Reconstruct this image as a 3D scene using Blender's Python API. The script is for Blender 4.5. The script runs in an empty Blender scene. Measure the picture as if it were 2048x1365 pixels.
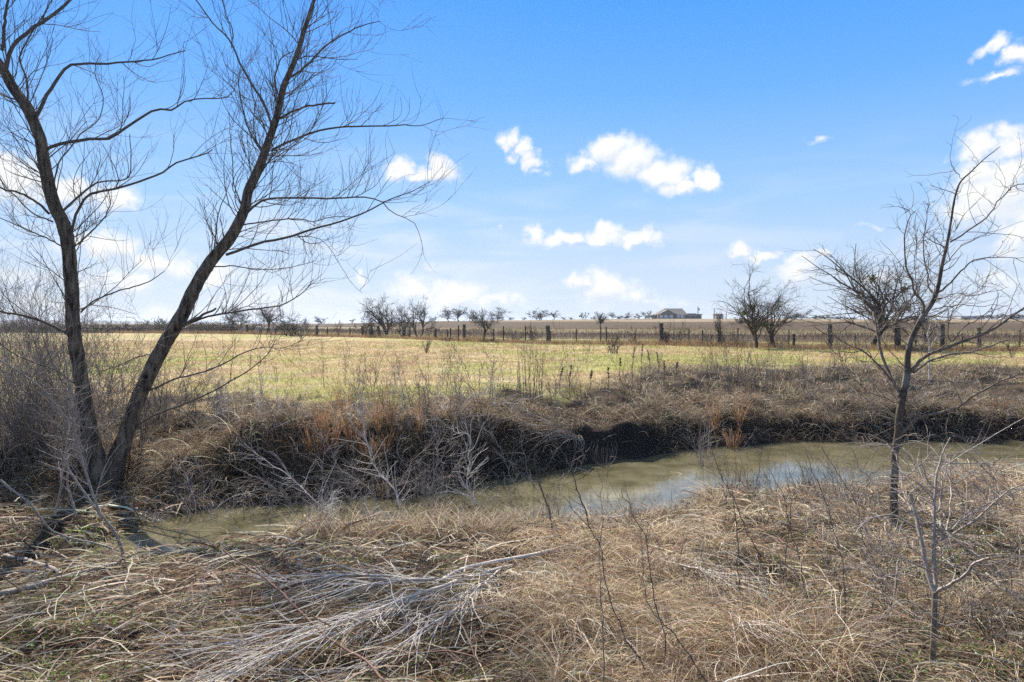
import bpy, math, random
import numpy as np
from mathutils import Vector
rad = math.radians
RNG = np.random.default_rng(7)
random.seed(7)
scene = bpy.context.scene
COL = scene.collection

# ------------------------------------------------------------------ camera
CAMZ, FPX, HOR = 1.7, 1365.3, 645.0
PITCH = math.atan((682.5-HOR)/FPX)
cd = bpy.data.cameras.new('camera'); cd.lens = 24; cd.sensor_width = 36
cd.clip_start = 0.05; cd.clip_end = 12000
cam = bpy.data.objects.new('camera', cd); COL.objects.link(cam)
cam.location = (0, 0, CAMZ); cam.rotation_euler = (math.pi/2-PITCH, 0, 0)
scene.camera = cam

def ray(px, py):
    u = (px-1024)/FPX; v = (682.5-py)/FPX
    c, s = math.cos(PITCH), math.sin(PITCH)
    d = np.array([u, c+v*s, -s+v*c]); return d
def at(px, py, Y):
    d = ray(px, py); d = d/d[1]*Y
    return np.array([d[0], d[1], d[2]+CAMZ])

# ------------------------------------------------------------------ light
SUN_AZ, SUN_EL = rad(-23), rad(41)      # azimuth clockwise from +Y (left of view is negative)
sd = Vector((math.sin(SUN_AZ)*math.cos(SUN_EL), math.cos(SUN_AZ)*math.cos(SUN_EL), math.sin(SUN_EL)))
sl = bpy.data.lights.new('sun', 'SUN'); sl.energy = 5.0; sl.angle = rad(0.5); sl.color = (1.0, 0.94, 0.85)
so = bpy.data.objects.new('sun', sl); COL.objects.link(so)
so.rotation_euler = (-sd).to_track_quat('-Z', 'Y').to_euler(); so.location = (0, 0, 60)
scene.view_settings.view_transform = 'Standard'; scene.view_settings.look = 'None'
scene.view_settings.gamma = 1; scene.view_settings.exposure = 1.0
scene.cycles.max_bounces = 6; scene.cycles.diffuse_bounces = 3; scene.cycles.transparent_max_bounces = 8
scene.cycles.use_denoising = False

world = bpy.data.worlds.new('World'); scene.world = world; world.use_nodes = True
NT = world.node_tree; NT.nodes.clear()
def wn(t, **k):
    n = NT.nodes.new(t)
    for a, b in k.items(): setattr(n, a, b)
    return n
def wl(a, b): NT.links.new(a, b)
def wm(op, a, b=None, c=None, clamp=False):
    n = wn('ShaderNodeMath', operation=op, use_clamp=clamp)
    for i, v in enumerate((a, b, c)):
        if v is None: continue
        if isinstance(v, (int, float)): n.inputs[i].default_value = v
        else: wl(v, n.inputs[i])
    return n.outputs[0]
out = wn('ShaderNodeOutputWorld'); bg = wn('ShaderNodeBackground'); bg.inputs[1].default_value = 0.075
wl(bg.outputs[0], out.inputs[0])
sky = wn('ShaderNodeTexSky', sky_type='NISHITA', sun_disc=False, sun_elevation=SUN_EL, sun_rotation=SUN_AZ,
         altitude=0, air_density=1.0, dust_density=0.35, ozone_density=2.2)
tint = wn('ShaderNodeMix', data_type='RGBA'); tint.inputs[0].default_value = .86
ntint = wn('ShaderNodeVectorMath', operation='MULTIPLY'); wl(sky.outputs[0], ntint.inputs[0]); ntint.inputs[1].default_value = (.62, .66, .80)
wl(ntint.outputs[0], tint.inputs[6])
tc = wn('ShaderNodeTexCoord'); sep = wn('ShaderNodeSeparateXYZ'); wl(tc.outputs['Generated'], sep.inputs[0])
az = wm('ARCTAN2', sep.outputs[0], sep.outputs[1]); el = wm('ARCSINE', sep.outputs[2])
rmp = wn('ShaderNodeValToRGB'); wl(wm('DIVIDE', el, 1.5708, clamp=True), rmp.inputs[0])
HZ = [(0, (.70,.81,.96)), (.05, (.60,.75,.97)), (.11, (.38,.65,1.03)), (.2, (.16,.48,1.08)), (.285, (.065,.375,1.08)), (.40, (.12,.34,.90)), (.5, (.36,.44,.62)), (1, (.40,.44,.52))]  # upper stops lie above the view, paled to weaken the blue fill light
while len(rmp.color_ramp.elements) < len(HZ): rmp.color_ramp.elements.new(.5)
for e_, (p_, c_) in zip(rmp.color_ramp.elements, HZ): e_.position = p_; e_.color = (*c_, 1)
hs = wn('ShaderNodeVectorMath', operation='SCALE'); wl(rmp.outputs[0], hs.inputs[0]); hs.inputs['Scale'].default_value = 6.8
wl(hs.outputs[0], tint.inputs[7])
# clouds: soft heaps at fixed compass bearings and heights above the horizon
comb = wn('ShaderNodeCombineXYZ'); wl(az, comb.inputs[0]); wl(el, comb.inputs[1])
nz = wn('ShaderNodeTexNoise'); nz.inputs['Scale'].default_value = 26; nz.inputs['Detail'].default_value = 5; nz.inputs['Roughness'].default_value = .55
wl(comb.outputs[0], nz.inputs['Vector'])
warp = wn('ShaderNodeVectorMath', operation='MULTIPLY_ADD'); wl(nz.outputs['Color'], warp.inputs[0])
warp.inputs[1].default_value = (.075, .055, 0); wl(comb.outputs[0], warp.inputs[2])
off = wn('ShaderNodeVectorMath', operation='ADD'); wl(warp.outputs[0], off.inputs[0]); off.inputs[1].default_value = (-.0375, -.0275, 0)
CL = [(795,340,36,34,1),(880,345,50,36,1),(840,354,80,26,1),
 (1025,282,26,30,.85),(1050,302,24,28,.9),(1022,318,26,16,.7),(1064,336,30,26,.9),(1056,322,26,24,.9),(1085,355,20,12,.7),
 (1212,302,48,38,1),(1265,322,85,46,1),(1325,350,72,44,1),(1165,322,44,24,.9),(1355,374,60,24,1),(1410,356,36,26,1),(1375,366,44,22,.9),
 (1072,468,38,24,.95),(1130,477,56,20,.95),(1205,472,64,28,1),(1275,481,60,24,1),(1005,455,18,10,.45),
 (1475,499,46,25,.95),(1522,511,50,19,.9),(1605,545,66,46,.8),(1632,503,36,13,.8),(1590,520,40,20,.7),
 (1165,565,46,28,.8),(1210,580,78,50,.95),(1265,596,54,36,.8),(1300,604,60,20,.6),(1370,602,44,18,.5),
 (830,574,70,42,.95),(900,594,105,40,.95),(985,602,66,22,.75),(1035,598,50,20,.6),(860,528,30,20,.5),(722,554,20,22,.7),
 (40,352,110,60,1),(120,392,120,48,1),(230,398,85,34,.95),(20,330,60,40,1),
 (225,498,90,46,.95),(310,530,100,40,.95),(150,480,70,26,.8),(430,552,90,28,.85),(250,570,140,34,.75),(530,590,90,24,.5),
 (1950,300,52,46,.95),(2015,296,66,48,1),(1990,390,140,96,1),(1965,345,70,50,1),(2020,360,80,60,1),(1925,430,80,52,.8),(2045,460,90,100,.95),(1990,560,110,50,.6),
 (1985,94,44,22,.9),(2032,110,50,28,1),(1992,156,66,14,.85),(1648,281,36,14,.6),(1742,458,32,10,.5),
 (1770,560,60,36,.75),(-120,420,120,90,1),(-80,560,120,40,.8),(2180,330,90,90,1),(100,600,160,30,.6)]
acc = None; acc2 = None
off2 = wn('ShaderNodeVectorMath', operation='ADD'); wl(off.outputs[0], off2.inputs[0]); off2.inputs[1].default_value = (-.006, .013, 0)
for (px, py, rx, ry, s) in CL:
    d = ray(px, py); d = d/np.linalg.norm(d)
    a0, e0 = math.atan2(d[0], d[1]), math.asin(d[2]); f = FPX/math.cos(a0)**-1.6 if False else FPX
    k = math.cos(a0)
    mp = wn('ShaderNodeMapping', vector_type='TEXTURE'); wl(off.outputs[0], mp.inputs[0])
    mp.inputs['Location'].default_value = (a0, e0, 0)
    mp.inputs['Scale'].default_value = (rx/FPX*k*k*1.15, ry/FPX*k*1.15, 1)
    g = wn('ShaderNodeTexGradient', gradient_type='SPHERICAL'); wl(mp.outputs[0], g.inputs[0])
    v = wm('MULTIPLY', g.outputs['Fac'], s)
    acc = v if acc is None else wm('MAXIMUM', acc, v)
    if s > .7:
        mp2 = wn('ShaderNodeMapping', vector_type='TEXTURE'); wl(off2.outputs[0], mp2.inputs[0])
        for q in ('Location', 'Scale'): mp2.inputs[q].default_value = mp.inputs[q].default_value
        g2 = wn('ShaderNodeTexGradient', gradient_type='SPHERICAL'); wl(mp2.outputs[0], g2.inputs[0])
        acc2 = g2.outputs['Fac'] if acc2 is None else wm('MAXIMUM', acc2, g2.outputs['Fac'])
nz2 = wn('ShaderNodeTexNoise'); nz2.inputs['Scale'].default_value = 38; nz2.inputs['Detail'].default_value = 7; nz2.inputs['Roughness'].default_value = .62
wl(comb.outputs[0], nz2.inputs['Vector'])
dens = wm('ADD', acc, wm('MULTIPLY', wm('SUBTRACT', nz2.outputs['Fac'], .5), .62))
mr = wn('ShaderNodeMapRange', interpolation_type='SMOOTHSTEP'); wl(dens, mr.inputs[0])
mr.inputs[1].default_value = .08; mr.inputs[2].default_value = .74
fac = wm('MULTIPLY', wm('POWER', mr.outputs[0], 1.3), wm('GREATER_THAN', acc, .01))
# thin streaks of high haze cloud low in the sky
mp_ = wn('ShaderNodeMapping'); wl(comb.outputs[0], mp_.inputs[0]); mp_.inputs['Scale'].default_value = (3.2, 16, 1)
nz3 = wn('ShaderNodeTexNoise'); nz3.inputs['Scale'].default_value = 1.6; nz3.inputs['Detail'].default_value = 6; nz3.inputs['Distortion'].default_value = .6; wl(mp_.outputs[0], nz3.inputs['Vector'])
m3 = wn('ShaderNodeMapRange', interpolation_type='SMOOTHSTEP'); wl(nz3.outputs['Fac'], m3.inputs[0]); m3.inputs[1].default_value = .42; m3.inputs[2].default_value = .75
m4 = wn('ShaderNodeMapRange', interpolation_type='SMOOTHSTEP'); wl(el, m4.inputs[0]); m4.inputs[1].default_value = .30; m4.inputs[2].default_value = .03
m5 = wn('ShaderNodeMapRange', interpolation_type='SMOOTHSTEP'); wl(az, m5.inputs[0]); m5.inputs[1].default_value = .5; m5.inputs[2].default_value = -.5; m5.inputs[3].default_value = .35; m5.inputs[4].default_value = .8
fac = wm('MAXIMUM', fac, wm('MULTIPLY', wm('MULTIPLY', m3.outputs[0], m4.outputs[0]), m5.outputs[0]))
mr2 = wn('ShaderNodeMapRange', interpolation_type='SMOOTHSTEP'); wl(wm('SUBTRACT', dens, acc2), mr2.inputs[0]); mr2.inputs[1].default_value = -.55; mr2.inputs[2].default_value = .22
mr2.inputs[3].default_value = 0; mr2.inputs[4].default_value = 1
cc = wn('ShaderNodeMix', data_type='RGBA'); wl(mr2.outputs[0], cc.inputs[0])
cc.inputs[6].default_value = (5.0, 5.5, 6.2, 1); cc.inputs[7].default_value = (6.75, 6.8, 6.85, 1)  # shading painted into the cloud colour: grey undersides, white sunward tops
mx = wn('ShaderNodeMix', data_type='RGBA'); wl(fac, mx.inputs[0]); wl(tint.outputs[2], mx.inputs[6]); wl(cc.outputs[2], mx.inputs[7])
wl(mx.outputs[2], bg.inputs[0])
world.cycles.sampling_method = 'MANUAL'; world.cycles.sample_map_resolution = 512

# ------------------------------------------------------------------ noise + terrain
_T = np.random.default_rng(3).random((256, 256))
def vn(x, y, s, seed=0):
    x = np.asarray(x, float)/s + seed*17.3; y = np.asarray(y, float)/s + seed*9.1
    xi = np.floor(x).astype(int); yi = np.floor(y).astype(int)
    fx = x-xi; fy = y-yi; fx = fx*fx*(3-2*fx); fy = fy*fy*(3-2*fy)
    a = _T[xi & 255, yi & 255]; b = _T[(xi+1) & 255, yi & 255]; c = _T[xi & 255, (yi+1) & 255]; d = _T[(xi+1) & 255, (yi+1) & 255]
    return (a*(1-fx)+b*fx)*(1-fy)+(c*(1-fx)+d*fx)*fy
def fbm(x, y, s, seed=0, o=3):
    r = 0; a = .5; t = 0
    for i in range(o):
        r = r+a*vn(x, y, s, seed+i*3); t += a; a *= .5; s = s/2.03
    return r/t
def sm(t): t = np.clip(t, 0, 1); return t*t*(3-2*t)
FX = [-30,-12,-6.2,-5.3,-4.85,-3.3,-1.4,-.2,1.75,2.9,4.2,6.8,12.1,20,40]
FY = [13,10.4,9.9,9.6,10.1,10.7,11.2,12.06,13.55,14.5,15.2,16.1,16.1,17,20]
NX = [-30,-12,-6,-5.2,-4.7,-3.8,-2.85,-.16,1.3,2.16,3.2,5.3,6.6,10.3,20,40]
NY = [9,7.4,7.6,7.7,7.75,8.15,8.75,9.0,9.3,9.7,10.5,11.0,11.6,12.8,13.4,15.5]
def Ff(x, y=None): return np.interp(x, FX, FY)+(vn(x, x*0, .8, 1)-.5)*.5+(vn(x, x*0, .27, 2)-.5)*.2
def Nf(x): return np.interp(x, NX, NY)+(vn(x, x*0, .7, 5)-.5)*.3
def fence_y(x): return np.interp(x, [-160,-60,-37,-23.7,-15.9,-4.2,2.8,11.3,20.4,28,60], [150,108,96,83,77,61,54,51.6,43.8,41,36])
WZ = -1.1
def hf(x, y):
    x = np.asarray(x, float); y = np.asarray(y, float)
    F = Ff(x); N = Nf(x)
    bed = np.interp(x, [-7,-5.4,-4.7,-3], [-.86,-1.02,-1.3,-1.45])
    ins = np.minimum(F-y, y-N)
    zin = -1.08+(bed+1.08)*sm(ins/.7)
    H1 = np.interp(x, [-12,-6,-4.2,-1,2,3.5,5,8,20], [-.45,-.45,-.25,-.25,-.48,-.5,-.55,-.55,-.5])
    H1 = H1+(vn(x, y, 1.3, 8)-.5)*.35+(vn(x, y, .5, 7)-.5)*.2
    w1 = np.interp(x, [-12,-6,-4,-1,1,2.8,3.6,5,20], [1.7,1.6,1.4,1.1,.5,.35,.7,.6,.6])
    w2 = np.interp(x, [-12,-4,2,3.5,5,8,20], [5,4,4.6,6,8,9,9])
    d1 = y-F
    lump = (vn(x, y, .9, 3)-.5)*.14+(vn(x, y, .5, 4)-.5)*.18+(vn(x, y, .21, 6)-.5)*.08
    zf = -1.08+(H1+1.08)*sm(d1/w1)-H1*sm((d1-w1)/w2)+lump*(sm(d1/.5)*(1-.8*sm((d1-w1-w2*.8)/2)))
    zf = zf - .13*np.sin(np.clip(d1/w1, 0, 1)*math.pi)*vn(x, y, .4, 9)
    d2 = N-y
    t = np.clip(d2/(N-1.6), 0, 1)
    zn = -1.09+.97*t**1.0+lump*sm(d2/1.5)*.9+.04*sm(d2/.25)
    z = np.where(y > F, zf, np.where(y < N, zn, zin))
    fy = fence_y(x)+12
    zr = np.interp(x/np.maximum(y, 1), [-.5,-.26,-.1,.1,.4,.8], [.6,1.0,2.2,2.9,3.0,2.7])
    rise = zr*sm(np.clip((y-fy)/(265-fy), 0, 1)*.5)*2*1.0
    z = z+np.where(y > fy, rise, 0)-np.where(y > 420, (y-420)*.004, 0)
    z = z+np.where(y > 60, (vn(x, y, 30, 11)-.5)*.25, 0)*sm((y-60)/60)
    return z
def h1(x, y): return float(hf(np.array([x]), np.array([y]))[0])
def gp(px, py, lift=0.0):
    d = ray(px, py); d = d/d[1]
    Y = np.arange(1.5, 400, .02) if py > HOR+3 else np.arange(30, 600, .5)
    z = hf(d[0]*Y, Y); r = CAMZ+d[2]*Y
    k = np.argmax(r <= z+lift) if (r <= z+lift).any() else len(Y)-1
    return np.array([d[0]*Y[k], Y[k], r[k]])

# ------------------------------------------------------------------ mesh helpers
def mk(name, V, F, m, parent=None, C=None, smooth=True, UVW=None):
    me = bpy.data.meshes.new(name)
    V = np.ascontiguousarray(V, dtype=np.float32)
    me.vertices.add(len(V)); me.vertices.foreach_set('co', V.ravel())
    Fs = F if isinstance(F, list) else [F]
    Fs = [np.asarray(f, dtype=np.int32) for f in Fs if len(f)]
    idx = np.concatenate([f.ravel() for f in Fs])
    ls = []; o = 0
    for f in Fs:
        k = f.shape[1]; ls.append(np.arange(len(f))*k+o); o += f.size
    ls = np.concatenate(ls).astype(np.int32)
    me.loops.add(len(idx)); me.loops.foreach_set('vertex_index', idx)
    me.polygons.add(len(ls)); me.polygons.foreach_set('loop_start', ls)
    me.polygons.foreach_set('use_smooth', np.full(len(ls), smooth, dtype=bool))
    me.update(calc_edges=True)
    if C is not None:
        C = np.ascontiguousarray(C, dtype=np.float32)
        if C.shape[1] == 3: C = np.concatenate([C, np.ones((len(C), 1), np.float32)], 1)
        a = me.attributes.new('col', 'FLOAT_COLOR', 'POINT'); a.data.foreach_set('color', C.ravel())
    me.materials.append(m)
    o = bpy.data.objects.new(name, me); COL.objects.link(o)
    if parent: o.parent = parent
    return o
def tag(o, label=None, cat=None, group=None, kind=None):
    if label: o['label'] = label
    if cat: o['category'] = cat
    if group: o['group'] = group
    if kind: o['kind'] = kind
    return o
def thing(name, label, cat, loc=(0, 0, 0), group=None):
    o = bpy.data.objects.new(name, None); COL.objects.link(o); o.empty_display_size = .1
    o.location = Vector([float(v) for v in loc]); tag(o, label, cat, group); return o
def norm(a): return a/np.maximum(np.linalg.norm(a, axis=-1, keepdims=True), 1e-9)
def tubes(P, R, S=4, cap=False):
    """P (K,N,3) R (K,N) -> verts, quads"""
    P = np.asarray(P, float); R = np.asarray(R, float)
    K, N = R.shape
    T = np.gradient(P, axis=1); T = norm(T)
    m = norm(P[:, -1]-P[:, 0]+1e-6)
    ref = np.where(np.abs(m[:, 2:3]) < .8, np.array([[0, 0, 1.]]), np.array([[1., 0, 0]]))
    U = norm(np.cross(T, ref[:, None, :])); W = np.cross(T, U)
    a = np.arange(S)*2*math.pi/S
    V = P[:, :, None, :]+R[:, :, None, None]*(np.cos(a)[:, None]*U[:, :, None, :]+np.sin(a)[:, None]*W[:, :, None, :])
    i = np.arange(K)[:, None, None]*N*S+np.arange(N-1)[None, :, None]*S+np.arange(S)[None, None, :]
    j = np.arange(K)[:, None, None]*N*S+np.arange(N-1)[None, :, None]*S+((np.arange(S)+1) % S)[None, None, :]
    F = np.stack([i, j, j+S, i+S], -1).reshape(-1, 4)
    return V.reshape(-1, 3), F
class MB:
    def __init__(s): s.V = []; s.F = {3: [], 4: []}; s.C = []; s.n = 0
    def add(s, V, F, C=None):
        F = np.asarray(F); s.V.append(np.asarray(V, float)); s.F[F.shape[1]].append(F+s.n); s.n += len(V)
        if C is not None: s.C.append(np.broadcast_to(np.asarray(C, float), (len(V), 3)))
    def tube(s, P, R, S=4, C=None): V, F = tubes(P, R, S); s.add(V, F, C)
    def box(s, c, d, rz=0, C=None):
        x, y, z = np.array(d)/2
        V = np.array([[a*x, b*y, e*z] for e in (-1, 1) for b in (-1, 1) for a in (-1, 1)])
        cr, sr = math.cos(rz), math.sin(rz); V = np.stack([V[:, 0]*cr-V[:, 1]*sr, V[:, 0]*sr+V[:, 1]*cr, V[:, 2]], 1)+np.array(c)
        s.add(V, [[0,2,3,1],[4,5,7,6],[0,1,5,4],[2,6,7,3],[0,4,6,2],[1,3,7,5]], C)
    def build(s, name, m, parent=None, smooth=True):
        C = np.concatenate(s.C) if s.C and sum(len(c) for c in s.C) == s.n else None
        V = np.concatenate(s.V)
        if parent is not None and parent.type == 'EMPTY': V = V-np.array(parent.location)
        F = [np.concatenate(s.F[k]) for k in (3, 4) if s.F[k]]
        return mk(name, V, F, m, parent, C, smooth)
def resample(P, R, n):
    P = np.asarray(P, float); R = np.asarray(R, float)
    L = np.concatenate([[0], np.cumsum(np.linalg.norm(np.diff(P, axis=0), axis=1))])
    # catmull-rom via dense interpolation
    k = len(P)
    if k > 2:
        Q = np.concatenate([[2*P[0]-P[1]], P, [2*P[-1]-P[-2]]])
        dense = []; rr = []
        for i in range(k-1):
            t = np.linspace(0, 1, 12, endpoint=False)[:, None]
            a, b, c, d = Q[i], Q[i+1], Q[i+2], Q[i+3]
            dense.append(.5*((2*b)+(-a+c)*t+(2*a-5*b+4*c-d)*t**2+(-a+3*b-3*c+d)*t**3)); rr.append(R[i]+(R[i+1]-R[i])*t[:, 0])
        P = np.concatenate(dense+[P[-1:]]); R = np.concatenate(rr+[R[-1:]])
        L = np.concatenate([[0], np.cumsum(np.linalg.norm(np.diff(P, axis=0), axis=1))])
    s = np.linspace(0, L[-1], n)
    return np.stack([np.interp(s, L, P[:, i]) for i in range(3)], 1), np.interp(s, L, R)
def path(pts, Y0, Y1, n=14, sc=1.0):
    """pts [(px,py,width_px)] at depths running from Y0 to Y1 -> P,R"""
    k = len(pts); P = []; R = []
    for i, p in enumerate(pts):
        Y = Y0+(Y1-Y0)*i/(k-1)
        P.append(at(p[0], p[1], Y)); R.append(p[2]/2/FPX*Y*sc*.95*math.cos(math.atan((p[0]-1024)/FPX)))
    return resample(P, R, n)
def zp(pts, w0, w1, ox, oy, s):
    """zoomed-picture coordinates to photograph pixels with a width that tapers"""
    k = len(pts)
    return [(ox+x/s, oy+y/s, (w0+(w1-w0)*i/(k-1))/s) for i, (x, y) in enumerate(pts)]
def spawn(P, R, n, t0=.15, t1=1., ang=(35, 65), L=(.3, .6), rr=.5, rmin=.001, N=6, wob=.12, up=.25, fall=.5, rng=RNG, tip=.35, bias=0., rmax=9):
    K, M = R.shape
    seg = np.linalg.norm(P[:, -1]-P[:, 0], axis=1); w = seg/seg.sum()
    k = rng.choice(K, n, p=w); t = rng.uniform(t0, t1, n)
    f = t*(M-1); i = np.minimum(f.astype(int), M-2); f = (f-i)[:, None]
    p0 = P[k, i]*(1-f)+P[k, i+1]*f; tan = norm(P[k, i+1]-P[k, i]); r0 = R[k, i]*(1-f[:, 0])+R[k, i+1]*f[:, 0]
    q = rng.normal(size=(n, 3)); q[:, 2] += bias; q = q-(q*tan).sum(1, keepdims=True)*tan; q = norm(q)
    a = np.radians(rng.uniform(ang[0], ang[1], n))[:, None]
    d = norm(np.cos(a)*tan+np.sin(a)*q)
    ln = rng.uniform(L[0], L[1], n)*(1-fall*t)
    st = (ln/(N-1))[:, None]
    out_ = [p0]; p = p0
    curl = rng.normal(size=(n, 3))*wob*.6
    for j in range(N-1):
        p = p+d*st; out_.append(p)
        d = norm(d+rng.normal(size=(n, 3))*wob+curl+np.array([0, 0, up/N*2]))
    P2 = np.stack(out_, 1)
    rb = np.minimum(np.clip(r0*rr, rmin, None), rmax)
    R2 = rb[:, None]*np.linspace(1, tip, N)[None, :]
    return P2, R2
def trunk(P, R, S=28, seed=1, furrow=.12, knots=0):
    n = len(R); K = 1
    V, F = tubes(P[None], R[None], S); V = V.reshape(n, S, 3)
    L = np.concatenate([[0], np.cumsum(np.linalg.norm(np.diff(P, axis=0), axis=1))])
    fl = np.exp(-np.arange(n)/(n*.05))*.35*(n > 220); R = R*(1+fl)
    V, F = tubes(P[None], R[None], S); V = V.reshape(n, S, 3); a = np.arange(S)/S
    A, LL = np.meshgrid(a, L); per = np.sin(A*2*math.pi)*1.2; pec = np.cos(A*2*math.pi)*1.2
    f = np.abs(fbm(per+LL*.15+seed, pec+LL*.5, .26, seed, 3)-.5)*2
    g = vn(per*.5+seed*3, LL+pec, .35, seed+4)-.5
    disp = (1+furrow*(.3-f)*2.2+.16*g)[..., None]
    V = P[:, None, :]+(V-P[:, None, :])*disp
    V = V.reshape(-1, 3); V = np.concatenate([V, P[-1:]])
    cap = np.array([[(n-1)*S+i, (n-1)*S+(i+1) % S, n*S] for i in range(S)])
    return V, F, cap

# ------------------------------------------------------------------ materials
def new_mat(name):
    m = bpy.data.materials.new(name); m.use_nodes = True
    return m, m.node_tree, m.node_tree.nodes['Principled BSDF']
def mnode(nt, t, **k):
    n = nt.nodes.new(t)
    for a, b in k.items(): setattr(n, a, b)
    return n
def bark(name, c0, c1, scale=30, stretch=.2, bump=.6, dist=.01, lichen=None):
    m, nt, b = new_mat(name); L = nt.links
    tcn = mnode(nt, 'ShaderNodeTexCoord'); mp = mnode(nt, 'ShaderNodeMapping'); mp.inputs['Scale'].default_value = (1, 1, stretch)
    L.new(tcn.outputs['Object'], mp.inputs[0])
    n1 = mnode(nt, 'ShaderNodeTexNoise'); n1.inputs['Scale'].default_value = scale; n1.inputs['Detail'].default_value = 6; n1.inputs['Roughness'].default_value = .7
    L.new(mp.outputs[0], n1.inputs['Vector'])
    r = mnode(nt, 'ShaderNodeValToRGB'); r.color_ramp.elements[0].position = .36; r.color_ramp.elements[1].position = .64
    r.color_ramp.elements[0].color = (*c0, 1); r.color_ramp.elements[1].color = (*c1, 1)
    L.new(n1.outputs['Fac'], r.inputs[0]); src = r.outputs[0]
    if lichen:
        n2 = mnode(nt, 'ShaderNodeTexNoise'); n2.inputs['Scale'].default_value = 5; n2.inputs['Detail'].default_value = 5
        L.new(tcn.outputs['Object'], n2.inputs['Vector'])
        q = mnode(nt, 'ShaderNodeMapRange'); q.inputs[1].default_value = .52; q.inputs[2].default_value = .62; L.new(n2.outputs['Fac'], q.inputs[0])
        mm = mnode(nt, 'ShaderNodeMix', data_type='RGBA'); L.new(q.outputs[0], mm.inputs[0]); L.new(src, mm.inputs[6]); mm.inputs[7].default_value = (*lichen, 1); src = mm.outputs[2]
    L.new(src, b.inputs['Base Color']); b.inputs['Roughness'].default_value = .85; b.inputs['Specular IOR Level'].default_value = .25
    if bump:
        bp = mnode(nt, 'ShaderNodeBump'); bp.inputs['Strength'].default_value = bump; bp.inputs['Distance'].default_value = dist
        L.new(n1.outputs['Fac'], bp.inputs['Height']); L.new(bp.outputs[0], b.inputs['Normal'])
    return m
def vmat(name, transl=.25, rough=.7, spec=.2, noise=0, scale=30):
    """colour from the blades' own attribute, a little light shining through"""
    m, nt, b = new_mat(name); L = nt.links
    a = mnode(nt, 'ShaderNodeAttribute', attribute_name='col'); src = a.outputs['Color']
    L.new(src, b.inputs['Base Color']); b.inputs['Roughness'].default_value = rough; b.inputs['Specular IOR Level'].default_value = spec
    if transl:
        t = mnode(nt, 'ShaderNodeBsdfTranslucent'); L.new(src, t.inputs[0])
        ms = mnode(nt, 'ShaderNodeMixShader'); ms.inputs[0].default_value = transl
        o = nt.nodes['Material Output']; L.new(b.outputs[0], ms.inputs[1]); L.new(t.outputs[0], ms.inputs[2]); L.new(ms.outputs[0], o.inputs[0])
    return m
M_willow = bark('willow_bark', (.022, .016, .011), (.30, .225, .155), 16, .2, 1, .05)
M_limb = bark('willow_limb', (.085, .07, .055), (.19, .16, .13), 40, .3, .4, .004)
M_twig = bark('twig_bark', (.075, .058, .045), (.14, .11, .085), 20, 1, 0)
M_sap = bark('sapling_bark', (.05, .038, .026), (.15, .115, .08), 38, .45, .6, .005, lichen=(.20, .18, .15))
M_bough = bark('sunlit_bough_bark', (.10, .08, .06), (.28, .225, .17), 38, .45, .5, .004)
M_grey = bark('weathered_grey_bark', (.20, .165, .135), (.44, .37, .31), 60, .4, .3, .002)
M_pale = bark('bleached_wood', (.45, .39, .33), (.76, .69, .60), 60, .3, .3, .002)
M_cane = bark('red_brown_cane', (.12, .065, .045), (.24, .14, .10), 60, .4, .2, .002)
M_dark = bark('dark_tree_bark', (.03, .025, .02), (.085, .07, .055), 12, .4, .4, .02)
M_ftwig = bark('far_twigs', (.07, .058, .048), (.13, .108, .088), 6, 1, 0)
M_post = bark('old_post_wood', (.035, .03, .026), (.12, .10, .08), 14, .08, .8, .02, lichen=(.16, .15, .12))
M_steel = bark('rusted_steel', (.05, .035, .028), (.12, .08, .06), 40, 1, 0)
M_blade = vmat('dry_blades', .38)
M_leaf = vmat('green_leaves', .4, .5, .35)
M_fol = vmat('evergreen_foliage', .25, .6, .25)
M_stem = vmat('dead_stems', 0, .75, .2)

# ground colours shared by the soil sheet and the blades on it
def lerp(a, b, t): return a+(b-a)*np.clip(t, 0, 1)[..., None]
def fieldcol(x, y):
    TAN = np.array([.40, .30, .15]); GRN = np.array([.30, .285, .09]); RUS = np.array([.35, .235, .13]); PAL = np.array([.46, .38, .23])
    g = .6*fbm(x, y, 3.4, 20, 4)+.4*vn(x, y, 14, 21); c = lerp(TAN, GRN, (g-.43)*6.5)
    r = fbm(x, y, 2.2, 30, 3); c = lerp(c, RUS, (r-.56)*6*.7)
    q = vn(x, y, .9, 33); return lerp(c, PAL, (q-.62)*1.6)
def farcol(x, y):
    f = fence_y(x); t = (y-f)+(vn(x*.12, y, 9, 41)-.5)*14*np.clip((y-f)/60, 0, 1)
    st = [(0, (.34,.26,.13)), (14, (.28,.25,.10)), (19, (.12,.085,.055)), (46, (.085,.058,.04)), (56, (.27,.22,.13)), (74, (.24,.19,.11)),
          (84, (.078,.052,.030)), (166, (.095,.064,.036)), (182, (.24,.18,.11)), (205, (.26,.20,.12)), (400, (.2,.16,.09)), (3000, (.10,.10,.07))]
    X = [s[0] for s in st]
    return np.stack([np.interp(t, X, [s[1][i] for s in st]) for i in range(3)], -1)
def matcol(x, y):
    """litter and soil on the banks"""
    SOIL = np.array([.020, .015, .010]); LIT = np.array([.095, .063, .038]); GR = np.array([.065, .047, .032])
    n = fbm(x, y, .5, 50, 3); c = lerp(GR, LIT, (fbm(x, y, 2.5, 55)-.4)*4); return lerp(c, SOIL, (n-.4)*5)

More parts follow.
